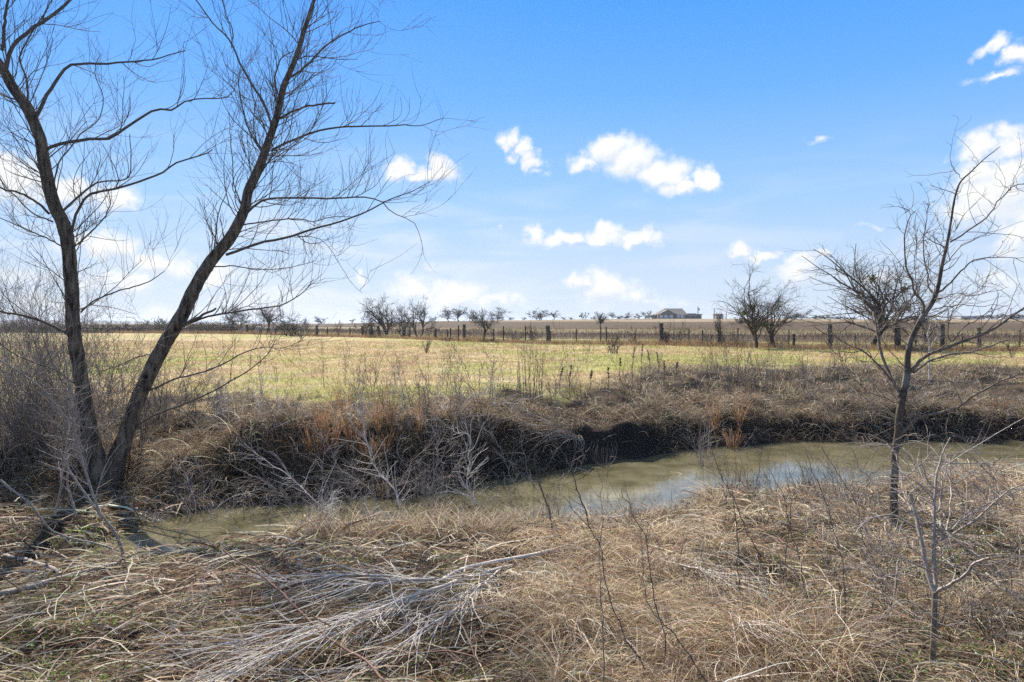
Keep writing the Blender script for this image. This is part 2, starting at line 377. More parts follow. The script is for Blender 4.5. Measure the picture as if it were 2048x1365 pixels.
# ------------------------------------------------------------------ ground sheet
ys = [-60, -40, -25, -15, -9, -5, -2.5, -1, 0]
y = 0
while y < 4200:
    st = .09 if y < 7.5 else (.05 if y < 17.5 else max(.07, .008*y)); y += st; ys.append(y)
ys = np.array(ys); nx = 640
sx = np.linspace(-1, 1, nx); sx = np.sign(sx)*(.55*np.abs(sx)+.45*np.abs(sx)**2.2)
wid = 15+1.35*np.maximum(ys, 0)+np.where(ys < 0, 30, 0)
X = sx[None, :]*wid[:, None]; Yg = np.repeat(ys[:, None], nx, 1)
Z = hf(X, Yg)
i = np.arange(len(ys)-1)[:, None]*nx+np.arange(nx-1)[None, :]
Fq = np.stack([i, i+1, i+nx+1, i+nx], -1).reshape(-1, 4)
d1 = Yg-Ff(X); w2 = np.interp(X, [-12,-4,2,3.5,5,8,20], [6,5,4.2,6,9,10,10])
c = matcol(X, Yg)
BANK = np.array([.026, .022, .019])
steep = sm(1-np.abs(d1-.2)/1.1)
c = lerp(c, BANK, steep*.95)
fm = sm((d1-w2+1+(vn(X, Yg, 1.1, 60)-.5)*3)/1.6)
c = lerp(c, fieldcol(X, Yg), fm)
c = lerp(c, farcol(X, Yg), sm((Yg-fence_y(X)+2)/4))
mg, nt, b = new_mat('ground_soil_and_litter'); L = nt.links
a = mnode(nt, 'ShaderNodeAttribute', attribute_name='col'); tcn = mnode(nt, 'ShaderNodeTexCoord')
n1 = mnode(nt, 'ShaderNodeTexNoise'); n1.inputs['Scale'].default_value = 26; n1.inputs['Detail'].default_value = 7; n1.inputs['Roughness'].default_value = .75; L.new(tcn.outputs['Object'], n1.inputs['Vector'])
n2 = mnode(nt, 'ShaderNodeTexNoise'); n2.inputs['Scale'].default_value = .8; n2.inputs['Detail'].default_value = 8; n2.inputs['Roughness'].default_value = .7; L.new(tcn.outputs['Object'], n2.inputs['Vector'])
sm1 = mnode(nt, 'ShaderNodeMath', operation='MULTIPLY'); L.new(n1.outputs['Fac'], sm1.inputs[0]); L.new(n2.outputs['Fac'], sm1.inputs[1])
r = mnode(nt, 'ShaderNodeMapRange'); L.new(sm1.outputs[0], r.inputs[0]); r.inputs[1].default_value = .12; r.inputs[2].default_value = .4; r.inputs[3].default_value = .45; r.inputs[4].default_value = 1.5
mu = mnode(nt, 'ShaderNodeVectorMath', operation='SCALE'); L.new(a.outputs['Color'], mu.inputs[0]); L.new(r.outputs[0], mu.inputs['Scale']); L.new(mu.outputs[0], b.inputs['Base Color'])
b.inputs['Roughness'].default_value = .95; b.inputs['Specular IOR Level'].default_value = .1
bp = mnode(nt, 'ShaderNodeBump'); bp.inputs['Strength'].default_value = .7; bp.inputs['Distance'].default_value = .03; L.new(n1.outputs['Fac'], bp.inputs['Height']); L.new(bp.outputs[0], b.inputs['Normal'])
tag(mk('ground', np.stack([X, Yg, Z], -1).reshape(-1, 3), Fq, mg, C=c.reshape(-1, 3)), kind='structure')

# far blue-green rise on the left horizon
hx = np.linspace(-4200, -200, 90); hv = []; 
for k, yy in enumerate((2500, 2700, 3100, 3600)):
    top = (0, 1, 1, .2)[k]
    hz = (14+16*vn(hx, hx*0, 700, 3)+5*vn(hx, hx*0, 130, 4))*sm((-hx-300)/1500)*top-16
    hv.append(np.stack([hx, np.full(90, yy), hz], 1))
hv = np.concatenate(hv); i = np.arange(3)[:, None]*90+np.arange(89)[None, :]
tag(mk('hills', hv, np.stack([i, i+1, i+91, i+90], -1).reshape(-1, 4), bark('wooded_hill', (.035, .04, .025), (.07, .07, .045), .02, 1, 0)), kind='structure')

# ------------------------------------------------------------------ water
mw, nt, b = new_mat('murky_creek_water'); L = nt.links
b.inputs['Roughness'].default_value = .02; b.inputs['IOR'].default_value = 1.33; b.inputs['Specular IOR Level'].default_value = .8
tcn = mnode(nt, 'ShaderNodeTexCoord')
n1 = mnode(nt, 'ShaderNodeTexNoise'); n1.inputs['Scale'].default_value = 2.2; n1.inputs['Detail'].default_value = 5; L.new(tcn.outputs['Object'], n1.inputs['Vector'])
r = mnode(nt, 'ShaderNodeValToRGB'); r.color_ramp.elements[0].color = (.10, .088, .048, 1); r.color_ramp.elements[1].color = (.165, .145, .085, 1)
r.color_ramp.elements[0].position = .35; r.color_ramp.elements[1].position = .65
L.new(n1.outputs['Fac'], r.inputs[0]); L.new(r.outputs[0], b.inputs['Base Color'])
n2 = mnode(nt, 'ShaderNodeTexNoise'); n2.inputs['Scale'].default_value = 7; n2.inputs['Detail'].default_value = 3; L.new(tcn.outputs['Object'], n2.inputs['Vector'])
bp = mnode(nt, 'ShaderNodeBump'); bp.inputs['Strength'].default_value = .07; bp.inputs['Distance'].default_value = .02; L.new(n2.outputs['Fac'], bp.inputs['Height']); L.new(bp.outputs[0], b.inputs['Normal'])
wx = np.concatenate([np.linspace(-5.6, 42, 240)]); lo = np.interp(wx, NX, NY)-.5; hi = np.interp(wx, FX, FY)+.5
V = np.concatenate([np.stack([wx, lo, np.full(240, WZ)], 1), np.stack([wx, hi, np.full(240, WZ)], 1)])
i = np.arange(239); tag(mk('creek_water', V, np.stack([i, i+1, i+241, i+240], -1), mw), kind='structure')

# ------------------------------------------------------------------ blades: grass, litter, stems
def pick(pal, n, rng=RNG, var=.18):
    c = np.array([p[1] for p in pal])*np.array([1, .97, .88]); w = np.array([p[0] for p in pal], float); w /= w.sum()
    k = rng.choice(len(pal), n, p=w)
    return np.clip(c[k]*(1+rng.normal(size=(n, 1))*var)*(1+rng.normal(size=(n, 3))*.05), .01, .9)
def ribbons(P, W, rng=RNG):
    K, N = W.shape
    T = norm(np.gradient(P, axis=1)); q = rng.normal(size=(K, 1, 3))
    S = norm(np.cross(T, np.broadcast_to(q, T.shape)))*W[..., None]/2
    V = np.stack([P-S, P+S], 2).reshape(-1, 3)
    i = (np.arange(K)[:, None]*N+np.arange(N-1)[None, :])*2
    F = np.stack([i, i+1, i+3, i+2], -1).reshape(-1, 4)
    return V, F
def grow(x, y, az, el, L, w, bend, N=4, lift=0., wob=.12, hug=.008, taper=.25, rng=RNG, z=None):
    """stems that start on the ground, lean and drop back onto it"""
    K = len(x); z = (hf(x, y) if z is None else z)+lift; p = np.stack([x, y, z], 1); P = [p]; st = L/(N-1)
    for j in range(N-1):
        d = np.stack([np.cos(el)*np.cos(az), np.cos(el)*np.sin(az), np.sin(el)], 1)
        p = p+d*st[:, None]; P.append(p)
        el = el-bend/(N-1); az = az+rng.normal(size=K)*wob
    P = np.stack(P, 1)
    if hug is not None:
        g = hf(P[:, 1:, 0], P[:, 1:, 1])+hug+rng.random((K, 1))*.03
        P[:, 1:, 2] = np.maximum(P[:, 1:, 2], g)
    W = w[:, None]*np.linspace(1, taper, N)[None, :]
    return P, W
def addblades(mb, P, W, C):
    V, F = ribbons(P, W); mb.add(V, F, np.repeat(C, P.shape[1]*2, axis=0))
def wedge(n, y0, y1, p=1.0, m=1.12, rng=RNG):
    n = int(n*1.3)
    """points in the ground strip the camera side sees; density falls as y**-p"""
    q = 2-p; u = rng.random(n)
    y = (y0**q+u*(y1**q-y0**q))**(1/q) if abs(q) > 1e-6 else y0*(y1/y0)**u
    x = rng.uniform(-1, 1, n)*(m*y+1.2); return x, y
def px_of(x, y): return 1024+x/y*FPX
STRAW = (.65,.55,.42); GREY = (.31,.275,.235); BRN = (.17,.12,.085); GING = (.37,.265,.185); DK = (.075,.052,.038); PALE = (.80,.72,.61)

def near_filter(x, y): return (y < Nf(x)+.12) | ((x < -4.75) & (y < Ff(x)+.2))
# 1 combed mat of fallen stems
mb = MB()
for n, wd, ln, ef in ((100000, (.0035, .010), (.06, .42), .10), (9000, (.008, .016), (.25, .9), .26)):
    x, y = wedge(n, 2.1, 13.8, 1.15); n = len(x); k = near_filter(x, y)
    u = px_of(x, y); dn = vn(x, y, .45, 71)
    rt = sm((u-980-200*(vn(x, y, 1.5, 70)-.5))/160)
    k &= RNG.random(n) < (1-.72*rt)*(.05+1.25*sm((dn-.22)*2.4))*(.25+.75*sm((vn(x, y, .13, 76)-.25)*3))
    x, y, u, rt = x[k], y[k], u[k], rt[k]; n = len(x)
    az = rad(16)+(vn(x, y, 1.6, 72)-.5)*1.8+(vn(x, y, .4, 73)-.5)*1.3+RNG.normal(size=n)*np.where(RNG.random(n) < .35, 1.1, .35)+rt*RNG.normal(size=n)*.8+np.where(RNG.random(n) < .5, math.pi, 0)
    el = np.abs(RNG.normal(size=n))*.16+.03; el = np.where(RNG.random(n) < .1, el+.5, el)
    L_ = RNG.uniform(*ln, n); w = RNG.uniform(*wd, n)*np.clip(y/5, .75, 1.9)
    P, W = grow(x, y, az, el, L_, w, el*2+.15, 5, lift=RNG.random(n)*ef*.5, wob=.24, hug=.004)
    addblades(mb, P, W, pick([(1.6, (.40,.34,.27)), (3, (.24,.165,.11)), (3.4, BRN), (1.3, STRAW), (1.4, GING), (2, DK), (1.1, PALE)], n))
n = 5200; x, y = wedge(n, 2.1, 13.5, 1.0); n = len(x); k = near_filter(x, y); x, y = x[k], y[k]; n = len(x)
P, W = grow(x, y, RNG.uniform(0, 6.28, n), RNG.uniform(.0, .5, n), RNG.uniform(.15, .6, n), RNG.uniform(.007, .014, n)*np.clip(y/6, .7, 1.4), RNG.uniform(.2, .9, n), 6, lift=.04+RNG.random(n)*.12, wob=.22)
addblades(mb, P, W, pick([(2, (.46,.40,.32)), (2, STRAW), (2, PALE), (1.5, (.30,.22,.15)), (1, (.20,.12,.08))], n))
tag(mb.build('fallen_stem_mat', M_blade), kind='stuff')

# 2 ginger-tan grass on the right and middle of the near bank
mb = MB()
x, y = wedge(120000, 2.1, 14, 1.15); n = len(x); k = near_filter(x, y); u = px_of(x, y)
rt = sm((u-1000-260*(vn(x, y, 1.5, 70)-.5))/180); dn = vn(x, y, .38, 74)
k &= RNG.random(n) < rt*(.04+1.2*sm((dn-.24)*2.2))*(.3+.7*sm((vn(x, y, .12, 78)-.25)*3)); x, y, u = x[k], y[k], u[k]; n = len(x)
az = (fbm(x, y, 1.3, 75, 2)-.5)*9+RNG.normal(size=n)*.9; el = RNG.uniform(.05, 1.1, n)
P, W = grow(x, y, az, el, RNG.uniform(.07, .36, n), RNG.uniform(.003, .0085, n)*np.clip(y/5, .75, 1.7), el*1.5+.9, 5, lift=RNG.random(n)*.04, wob=.28)
addblades(mb, P, W, pick([(2.4, GING), (1.8, STRAW), (2, (.27,.18,.11)), (1.4, (.42,.36,.29)), (2.5, BRN), (1.6, DK), (1.4, PALE)], n))
# drooping tussocks
def tussock(cx, cy, n, r, L0, L1, pal, elr=(.7, 1.35), bend=(1.4, 2.6), wd=(.003, .008)):
    a = RNG.uniform(0, 2*math.pi, n); q = np.sqrt(RNG.random(n))*r
    x = cx+np.cos(a)*q; y = cy+np.sin(a)*q; el = RNG.uniform(*elr, n)
    P, W = grow(x, y, a+RNG.normal(size=n)*.4, el, RNG.uniform(L0, L1, n), RNG.uniform(*wd, n)*np.clip(cy/5, .75, 1.9), RNG.uniform(*bend, n), 6, wob=.12)
    addblades(mb, P, W, pick(pal, n))
TP = [(3, GING), (3, STRAW), (1.5, (.33,.23,.14)), (.8, BRN), (.6, PALE)]
for _ in range(330):
    yy = (2.3**.8+random.random()*(12**.8-2.3**.8))**(1/.8); uu = random.uniform(1080, 2150)
    xx = (uu-1024)/FPX*yy
    if yy < float(Nf(np.array([xx]))[0])-.1 and vn(xx, yy, 1.2, 77) > .42: tussock(xx, yy, random.randint(40, 120), random.uniform(.04, .16), .2, random.uniform(.35, .65), TP)
for px, py, sc in ((1400,985,1),(1440,1000,1),(1350,1015,1),(1480,990,.8),(1190,1110,1.1),(1240,1120,1.1),(1160,1160,1),(1330,1090,.8),(1300,1120,.9),(1215,1180,1.1),(1900,985,1),(1960,960,1),(2010,985,1),(1620,990,.7),(1500,1330,1.2),(1560,1300,1.2),(1620,1350,1.3),(1160,1270,1)):
    g = gp(px, py)
    for q in range(3): tussock(g[0]+random.uniform(-.15, .15), g[1]+random.uniform(-.15, .15), int(110*sc), .16, .3, .62*sc+.1, TP)
for _ in range(120):
    px = random.gauss(1235, 95); py = random.uniform(1085, 1290); g = gp(px, py); n = 90
    x = g[0]+RNG.normal(size=n)*.10; y = g[1]+RNG.normal(size=n)*.08; el = RNG.uniform(.3, 1.3, n)
    P, W = grow(x, y, -math.pi/2+RNG.normal(size=n)*.55, el, RNG.uniform(.25, .7, n), RNG.uniform(.003, .0075, n), RNG.uniform(1.2, 2.2, n), 7, lift=.05, wob=.14)
    addblades(mb, P, W, pick([(3, STRAW), (2, GING), (1, (.36,.25,.15)), (1, BRN), (1, PALE)], n))
# brown crumbled leaves and broken bits
n = 60000; x, y = wedge(n, 2.1, 13.5, 1.2); n = len(x); k = near_filter(x, y); x, y = x[k], y[k]; n = len(x)
P, W = grow(x, y, RNG.uniform(0, 6.28, n), RNG.uniform(-.2, .9, n), RNG.uniform(.015, .05, n), RNG.uniform(.006, .018, n), RNG.uniform(-.5, 1.5, n), 3, lift=.005+RNG.random(n)*.05, wob=.5, taper=.6)
addblades(mb, P, W, pick([(3, (.22,.15,.10)), (2, (.34,.24,.16)), (1.5, (.12,.08,.055)), (.8, STRAW)], n))
tag(mb.build('dry_tan_grass', M_blade), kind='stuff')

# 3 green sprouts among the litter
mb = MB()
n = 60000; x, y = wedge(n, 2.1, 13.5, 1.2); n = len(x); u = px_of(x, y); k = near_filter(x, y)
pn = fbm(x, y, .55, 80, 2); thr = np.where(u > 1380, .45, .58)-.08*sm((u-1500)/200)*sm((10-y)/4)
k &= (pn > thr) & (RNG.random(n) < .8); x, y = x[k], y[k]; n = len(x)
el = RNG.uniform(.1, 1.2, n)
P, W = grow(x, y, RNG.uniform(0, 6.28, n), el, RNG.uniform(.02, .06, n), RNG.uniform(.008, .016, n)*np.clip(y/6, .8, 1.6), RNG.uniform(.3, 1.2, n), 4, lift=.01+RNG.random(n)*.05)
W = W*np.array([.5, 1.2, 1.3, .5])
addblades(mb, P, W, pick([(3, (.17,.27,.05)), (2, (.24,.33,.08)), (1, (.11,.17,.04))], n))
tag(mb.build('green_sprouts', M_leaf), kind='stuff')

# 4 far bank: roots and stems hanging over the cut, dead weeds on top, short grass on the field
mb = MB()
def farpts(n, d0, d1, xa=-13, xb=19):
    x = RNG.uniform(xa, xb, n); y = Ff(x)+RNG.uniform(d0, d1, n); return x, y
n = 60000; x, y = farpts(n, -.05, 1.9); k = RNG.random(n) < (.25+.9*(vn(x, y, .6, 81)))*np.where((x > .9) & (x < 3.0) & (y < Ff(x)+.6), .08, 1)*np.where((x > 3.0) & (y < Ff(x)+.45), .6+.5*(vn(x, y, 1.4, 88)-.5), 1); x, y = x[k], y[k]; n = len(x)
az = RNG.normal(size=n)*1.1-math.pi/2; el = RNG.uniform(.1, 1.4, n)
P, W = grow(x, y, az, el, RNG.uniform(.15, .7, n), RNG.uniform(.005, .011, n), RNG.uniform(1.2, 3.0, n), 6, wob=.35)
P[..., 2] = np.maximum(P[..., 2], WZ-.03)
addblades(mb, P, W, pick([(3, (.20,.155,.11)), (1.8, (.40,.34,.27)), (2, BRN), (2, (.30,.22,.15)), (2, DK), (.7, PALE)], n))
n = 120000; x, y = farpts(n, .5, 11); d = y-Ff(x); w2 = np.interp(x, [-12,-4,2,3.5,5,8,20], [6,5,4.2,6,9,10,10])+1.2
den = sm((w2-d)/1.3+.2*vn(x, y, 1, 82))*(.03+1.3*sm((vn(x, y, .7, 83)-.25)*2))*(.3+.7*sm((vn(x, y, .25, 79)-.25)*3)); bare = np.interp(x, [-1, .5, 3.2, 5], [0, .55, .55, 0])*sm((2.5-d)/1)
k = RNG.random(n) < den*(1-bare); x, y, d = x[k], y[k], d[k]; n = len(x)
az = RNG.uniform(0, 6.28, n); el = np.where(RNG.random(n) < .45, RNG.uniform(.9, 1.5, n), RNG.uniform(.05, .8, n)); tall = .5+.9*vn(x, y, 1.7, 84)
P, W = grow(x, y, az, el, RNG.uniform(.10, .38, n)*tall, RNG.uniform(.005, .011, n)*np.clip(y/14, .7, 1.6), RNG.uniform(.2, 1.6, n), 5, wob=.3)
pal = [(2.5, (.30,.235,.165)), (2.4, (.38,.28,.19)), (2, BRN), (1.6, STRAW), (1, GREY), (1.6, DK), (.7, (.22,.23,.09)), (.7, PALE)]
addblades(mb, P, W, pick(pal, n))
# curled masses of dead weeds along the lip
for _ in range(130):
    xx = random.uniform(-11, 16); yy = float(Ff(np.array([xx]))[0])+random.uniform(.5, 3.6)
    if .4 < xx < 3.2 and yy < 16.5: continue
    pl = [(3, (.34,.25,.17)), (2, (.26,.20,.14)), (2.4, BRN), (1.4, STRAW), (1, DK), (.6, PALE)]
    tussock(xx, yy, random.randint(60, 130), random.uniform(.1, .3), .25, random.uniform(.4, .8), pl, (.5, 1.4), (1.0, 3.0), (.0035, .006))
tag(mb.build('dead_weeds', M_blade), kind='stuff')

mb = MB()
n = 190000; x, y = wedge(n, 15, 62, 1.35); n = len(x); k = (y-Ff(x) > 3) & (y < fence_y(x)+9); fmk = sm((y-Ff(x)-np.interp(x, [-12,-4,2,3.5,5,8,20], [6,5,4.2,6,9,10,10])+1.5)/2)
k &= RNG.random(n) < fmk*(.35+.8*vn(x, y, 1.1, 90)); x, y = x[k], y[k]; n = len(x)
P, W = grow(x, y, RNG.uniform(0, 6.28, n), RNG.uniform(.2, 1.3, n), RNG.uniform(.05, .14, n)*(.7+.8*vn(x, y, 2.5, 91)), RNG.uniform(.006, .012, n)*np.clip(y/16, 1, 3), RNG.uniform(.2, 1.2, n), 3, hug=None, taper=.4)
addblades(mb, P, W, np.clip(fieldcol(x, y)*(1+RNG.normal(size=(n, 1))*.22)*1.05, .02, .9))
# taller dry grass along the fence line
n = 42000; u = RNG.uniform(-60, 2110, n); xr = (u-1024)/FPX; y = np.full(n, 60.)
for _ in range(6): y = fence_y(xr*y)
y = y+RNG.normal(size=n)*1.1-.2; x = xr*y
k = RNG.random(n) < .3+.9*vn(x, y, 3, 92); x, y = x[k], y[k]; n = len(x)
P, W = grow(x, y, RNG.uniform(0, 6.28, n), RNG.uniform(.7, 1.5, n), RNG.uniform(.15, .5, n)*(.5+vn(x, y, 4, 93)), RNG.uniform(.012, .03, n)*y/50, RNG.uniform(.1, 1, n), 3, hug=None, taper=.4)
addblades(mb, P, W, pick([(3, (.34,.22,.12)), (2, (.38,.29,.17)), (1.5, (.20,.13,.09)), (1, BRN)], n))
# brown weeds standing in the far strip behind the fence
n = 40000; u = RNG.uniform(-60, 2110, n); xr = (u-1024)/FPX; y = np.full(n, 60.)
for _ in range(6): y = fence_y(xr*y)
y = y+2+RNG.random(n)**.7*70; x = xr*y
P, W = grow(x, y, RNG.uniform(0, 6.28, n), RNG.uniform(1, 1.5, n), RNG.uniform(.15, .45, n)*(.6+vn(x, y, 8, 94)), RNG.uniform(.02, .05, n)*y/70, RNG.uniform(.1, .6, n), 3, hug=None, taper=.4)
addblades(mb, P, W, np.clip(farcol(x, y)*(1+RNG.normal(size=(n, 1))*.3), .02, .9))
tag(mb.build('field_grass', M_blade), kind='stuff')

# ------------------------------------------------------------------ woody plants
def wood(parent, name, m, parts, S=4):
    mb = MB()
    for P, R in parts: mb.tube(P, R, 7 if R.max() > .02 else (4 if R.max() > .004 else 3))
    return mb.build(name, m, parent)
def limbs_to(P, R): return (P[None], R[None])
# big forked tree on the far bank, left
g = gp(208, 962); YT = g[1]
wt = thing('bare_tree', 'large bare tree forked into two dark furrowed trunks on the creek bank', 'tree', (g[0], g[1], g[2]))
LT = [(a, b, c*.93) for a, b, c in [(206,985,54),(198,945,46),(180,870,37),(169,801,34),(158,732,33),(147,663,32),(143,571,31),(132,466,30),(108,409,30),(92,343,28),(81,281,26),(57,220,26),(26,176,24),(4,136,22),(-25,95,20),(-60,40,16),(-90,-40,12)]]
RT = [(a, b, c*.93) for a, b, c in [(216,980,48),(232,925,38),(252,870,35),(272,811,33),(296,753,32),(330,687,31),(365,629,30),(392,572,28),(422,523,27),(461,475,26),(488,422,22),(497,382,20),(519,334,18),(536,286,16),(554,233,14),(567,176,13),(589,123,11),(611,53,9),(628,0,7),(645,-70,5)]]
def trunk_part(pts, Y0, Y1, n, m, parent, name, seed, S=36, fur=.2):
    P, R = path(pts, Y0, Y1, n); V, F, cap = trunk(P, R, S, seed, fur)
    mb = MB(); mb.add(V, F); mb.add(V, cap); o = mb.build(name, m, parent); return P, R
PL, RL = trunk_part(LT, YT, YT-.9, 260, M_willow, wt, 'trunk', 1)
PR, RR = trunk_part(RT, YT+.05, YT+1.0, 260, M_willow, wt, 'trunk', 5)
Z1 = lambda pts, w0, w1: zp(pts, w0, w1, 0, 0, 2.2756)
Z2 = lambda pts, w0, w1: zp(pts, w0, w1, 0, 560, 2.904)
def near_depth(P, px, py):
    """depth of the trunk point that lies nearest in the view"""
    q = []
    d = ray(px, py); d = d/d[1]
    k = np.argmin(np.abs(P[:, 0]/P[:, 1]-d[0])+np.abs((P[:, 2]-CAMZ)/P[:, 1]-d[2])); return P[k, 1]
LIMB = [ # trunk, points, w0, w1, drift
 (PL, Z1([(195,690),(270,655),(400,630),(500,625),(560,585),(640,540),(710,500),(800,505),(812,485),(880,450),(1030,440),(1070,405)],20,4), -.5),
 (PL, Z1([(325,1060),(345,980),(400,895),(500,870),(640,830),(735,795),(790,760),(880,730),(955,705),(970,690)],16,5), -.8),
 (PL, Z1([(160,540),(230,430),(290,350),(350,305),(480,305),(600,295),(740,275),(860,240)],22,4), .6),
 (PL, Z1([(270,975),(340,910),(410,855),(460,825),(580,805),(600,740),(598,600)],14,4), .5),
 (PL, Z1([(245,850),(270,740),(310,690),(360,620),(430,560),(460,440),(420,340),(440,260)],9,3), 1.),
 (PL, Z1([(225,975),(150,910),(80,870),(0,850),(-90,800)],15,10), -.8),
 (PL, Z1([(240,1010),(140,960),(60,880),(-40,790)],10,5), .5),
 (PL, Z1([(24,330),(50,230),(110,170),(200,100),(280,50),(330,10),(400,-60)],24,13), .5),
 (PL, Z1([(125,470),(125,370),(95,270),(130,180),(200,60),(240,-10)],12,5), -.3),
 (PL, Z1([(8,230),(14,120),(20,40),(35,-60)],20,12), -.2),
 (PL, Z1([(335,1130),(430,1050),(490,990),(515,920),(495,860)],9,4), -.6),
 (PL, Z1([(280,1120),(160,1060),(60,1020),(-60,960)],9,5), .5),
 (PR, Z1([(1235,685),(1320,640),(1420,600),(1560,570),(1720,570),(1830,568),(1910,573),(2020,540)],13,2.5), .6),
 (PR, Z1([(1125,970),(1180,920),(1240,900),(1400,897),(1540,902),(1660,900),(1750,920),(1790,965),(1890,1010),(1930,1100)],13,2), -.7),
 (PR, Z1([(1030,1160),(1180,1110),(1320,1080),(1430,1040),(1560,1010),(1680,960),(1780,905),(1880,870),(1950,830)],15,2.5), -.9),
 (PR, Z1([(1105,1025),(1220,1008),(1350,998),(1420,1010),(1500,985),(1590,980)],8,3), .8),
 (PR, Z1([(1275,540),(1350,505),(1440,492),(1525,485)],12,8), -.3),
 (PR, Z1([(1325,350),(1400,290),(1480,210),(1570,155),(1660,115),(1740,98)],13,3), .5),
 (PR, Z1([(1355,270),(1420,250),(1500,262),(1560,265),(1620,262)],6,2.5), -.4),
 (PR, Z1([(1262,430),(1255,340),(1290,260),(1340,225)],9,4), -.4),
 (PR, Z1([(1240,575),(1200,470),(1150,390),(1090,290),(1040,190),(960,110),(890,10),(850,-60)],13,5), .6),
 (PR, Z1([(1195,700),(1140,590),(1100,480),(1085,370),(1092,290)],9,4), .3),
 (PR, Z1([(1100,930),(1060,840),(1055,760),(1040,620),(1045,520)],7,2.5), -.5),
 (PR, Z1([(975,1180),(985,1020),(1010,920),(1050,830)],8,3), .4),
 (PR, Z1([(1055,220),(1050,130),(1020,60),(1000,-10)],6,4), .8),
 (PR, Z1([(975,1215),(1070,1215),(1160,1230),(1260,1225),(1360,1215),(1430,1190)],7,2.5), .7),
 (PR, Z1([(1340,1080),(1440,1080),(1510,1140),(1600,1280),(1660,1340)],4,1.5), -1.2),
 (PR, Z1([(1180,800),(1260,700),(1320,600),(1360,430),(1440,330)],7,3), -.5),
 (PR, Z2([(1030,280),(1150,235),(1300,210),(1500,180),(1640,155),(1760,90),(1820,10)],17,4), -.9),
 (PR, Z2([(1050,265),(1160,215),(1260,165)],24,13), -.5),
 (PR, Z2([(870,640),(1000,590),(1150,550),(1300,490),(1420,440),(1530,425),(1600,450)],14,4), -.8),
 (PR, Z2([(790,850),(900,780),(1100,700),(1300,600),(1450,510),(1550,430),(1590,350)],15,4), -1.2),
 (PR, Z2([(880,435),(790,455),(700,490),(600,520),(530,560)],10,5), .6),
 (PR, Z2([(830,600),(800,700),(700,800),(620,760)],8,3), -.7),
 (PL, Z2([(470,190),(540,115),(640,70),(760,30),(850,0),(940,-60)],14,5), .5),
 (PL, Z2([(430,340),(340,290),(200,230),(100,205),(0,185),(-120,120)],24,14), -.9),
 (PL, Z2([(460,620),(330,520),(200,470),(90,420),(-30,330)],12,6), -1.2),
 (PL, Z2([(480,800),(400,640),(330,560),(250,380),(220,200)],10,4), -.6),
]
lims = []; PP = []; RR_ = []
for (Pt, pts, dr) in LIMB:
    Y0 = near_depth(Pt, pts[0][0], pts[0][1]); P, R = path(pts, Y0, Y0+dr, 22); R = np.maximum(R*1.0, .003)
    jit = np.cumsum(RNG.normal(size=P.shape)*.006, axis=0); P = P+jit-jit[0]
    lims.append((P[None], R[None])); PP.append(P); RR_.append(R)
PP = np.stack(PP); RR_ = np.stack(RR_)
# upper trunks also carry shoots
up = lambda P, R, a, b: (P[int(len(P)*a):int(len(P)*b)][::max(1, int(len(P)*(b-a)/22))][:22], R[int(len(P)*a):int(len(P)*b)][::max(1, int(len(P)*(b-a)/22))][:22])
UA = [up(PL, RL, .35, .98), up(PR, RR, .4, .98)]
UP = np.stack([u[0] for u in UA]); UR = np.stack([u[1] for u in UA])
b1 = spawn(PP, RR_, 300, .08, 1, (25, 60), (.4, 1.3), .5, .0034, 10, .10, .5, .35, tip=.4, bias=.7, rmax=.008)
b1b = spawn(UP, UR, 110, .0, 1, (35, 75), (.5, 1.5), .3, .0036, 10, .10, .45, .25, tip=.4, bias=.3, rmax=.010)
c1 = tuple(np.concatenate(z) for z in zip(b1, b1b))
b2 = spawn(c1[0], c1[1], 1300, .1, 1, (20, 55), (.35, 1.1), .6, .0028, 8, .10, .35, .3, tip=.45, bias=.35)
b3 = spawn(b2[0], b2[1], 1900, .1, 1, (20, 50), (.2, .6), .7, .0021, 6, .10, .25, .3, tip=.5)
wood(wt, 'crown', M_limb, [(PP, RR_), c1, b2, b3])

# generic bare shrub
def shrub(name, label, cat, base, h, nst, spread, r0, m, lean=(0, 0), tw=40, tw2=0, wob=.10, group=None, el=(50, 88), rmin=.0016, twl=(.15, .4), upb=.25, S=4, tang=(25, 60)):
    base = np.array(base, float); n = nst
    a = RNG.uniform(0, 6.28, n); e = np.radians(RNG.uniform(el[0], el[1], n))
    d = norm(np.stack([np.cos(a)*np.cos(e)+lean[0], np.sin(a)*np.cos(e)+lean[1], np.sin(e)], 1))
    p = base[None]+np.stack([RNG.normal(size=n)*spread*.25, RNG.normal(size=n)*spread*.25, np.zeros(n)], 1); p[:, 2] = hf(p[:, 0], p[:, 1])-.04
    N = 9; ln = h*RNG.uniform(.55, 1.08, n)/max(.35, math.sin(rad((el[0]+el[1])/2))); P = [p]; curl = RNG.normal(size=(n, 3))*wob*.7
    for j in range(N-1):
        p = p+d*(ln/(N-1))[:, None]; P.append(p); d = norm(d+RNG.normal(size=(n, 3))*wob+curl*.6+np.array([0, 0, upb/8]))
    P = np.stack(P, 1); R = (r0*RNG.uniform(.6, 1.1, n))[:, None]*np.linspace(1, .3, N)[None]
    parts = [(P, R)]
    if tw:
        t1 = spawn(P, R, tw, .12, 1, tang, (twl[0]*h, twl[1]*h), .6, rmin, 6, wob, upb, .35, tip=.5); parts.append(t1)
        if tw2: parts.append(spawn(t1[0], t1[1], tw2, .1, 1, (25, 60), (twl[0]*h*.5, twl[1]*h*.55), .7, rmin*.8, 5, wob, upb, .3, tip=.6))
    mb = MB()
    for P_, R_ in parts: mb.tube(P_-base, R_, S if R_.max() > .004 else 3)
    o = mb.build(name, m); o.location = base
    return tag(o, label, cat, group)

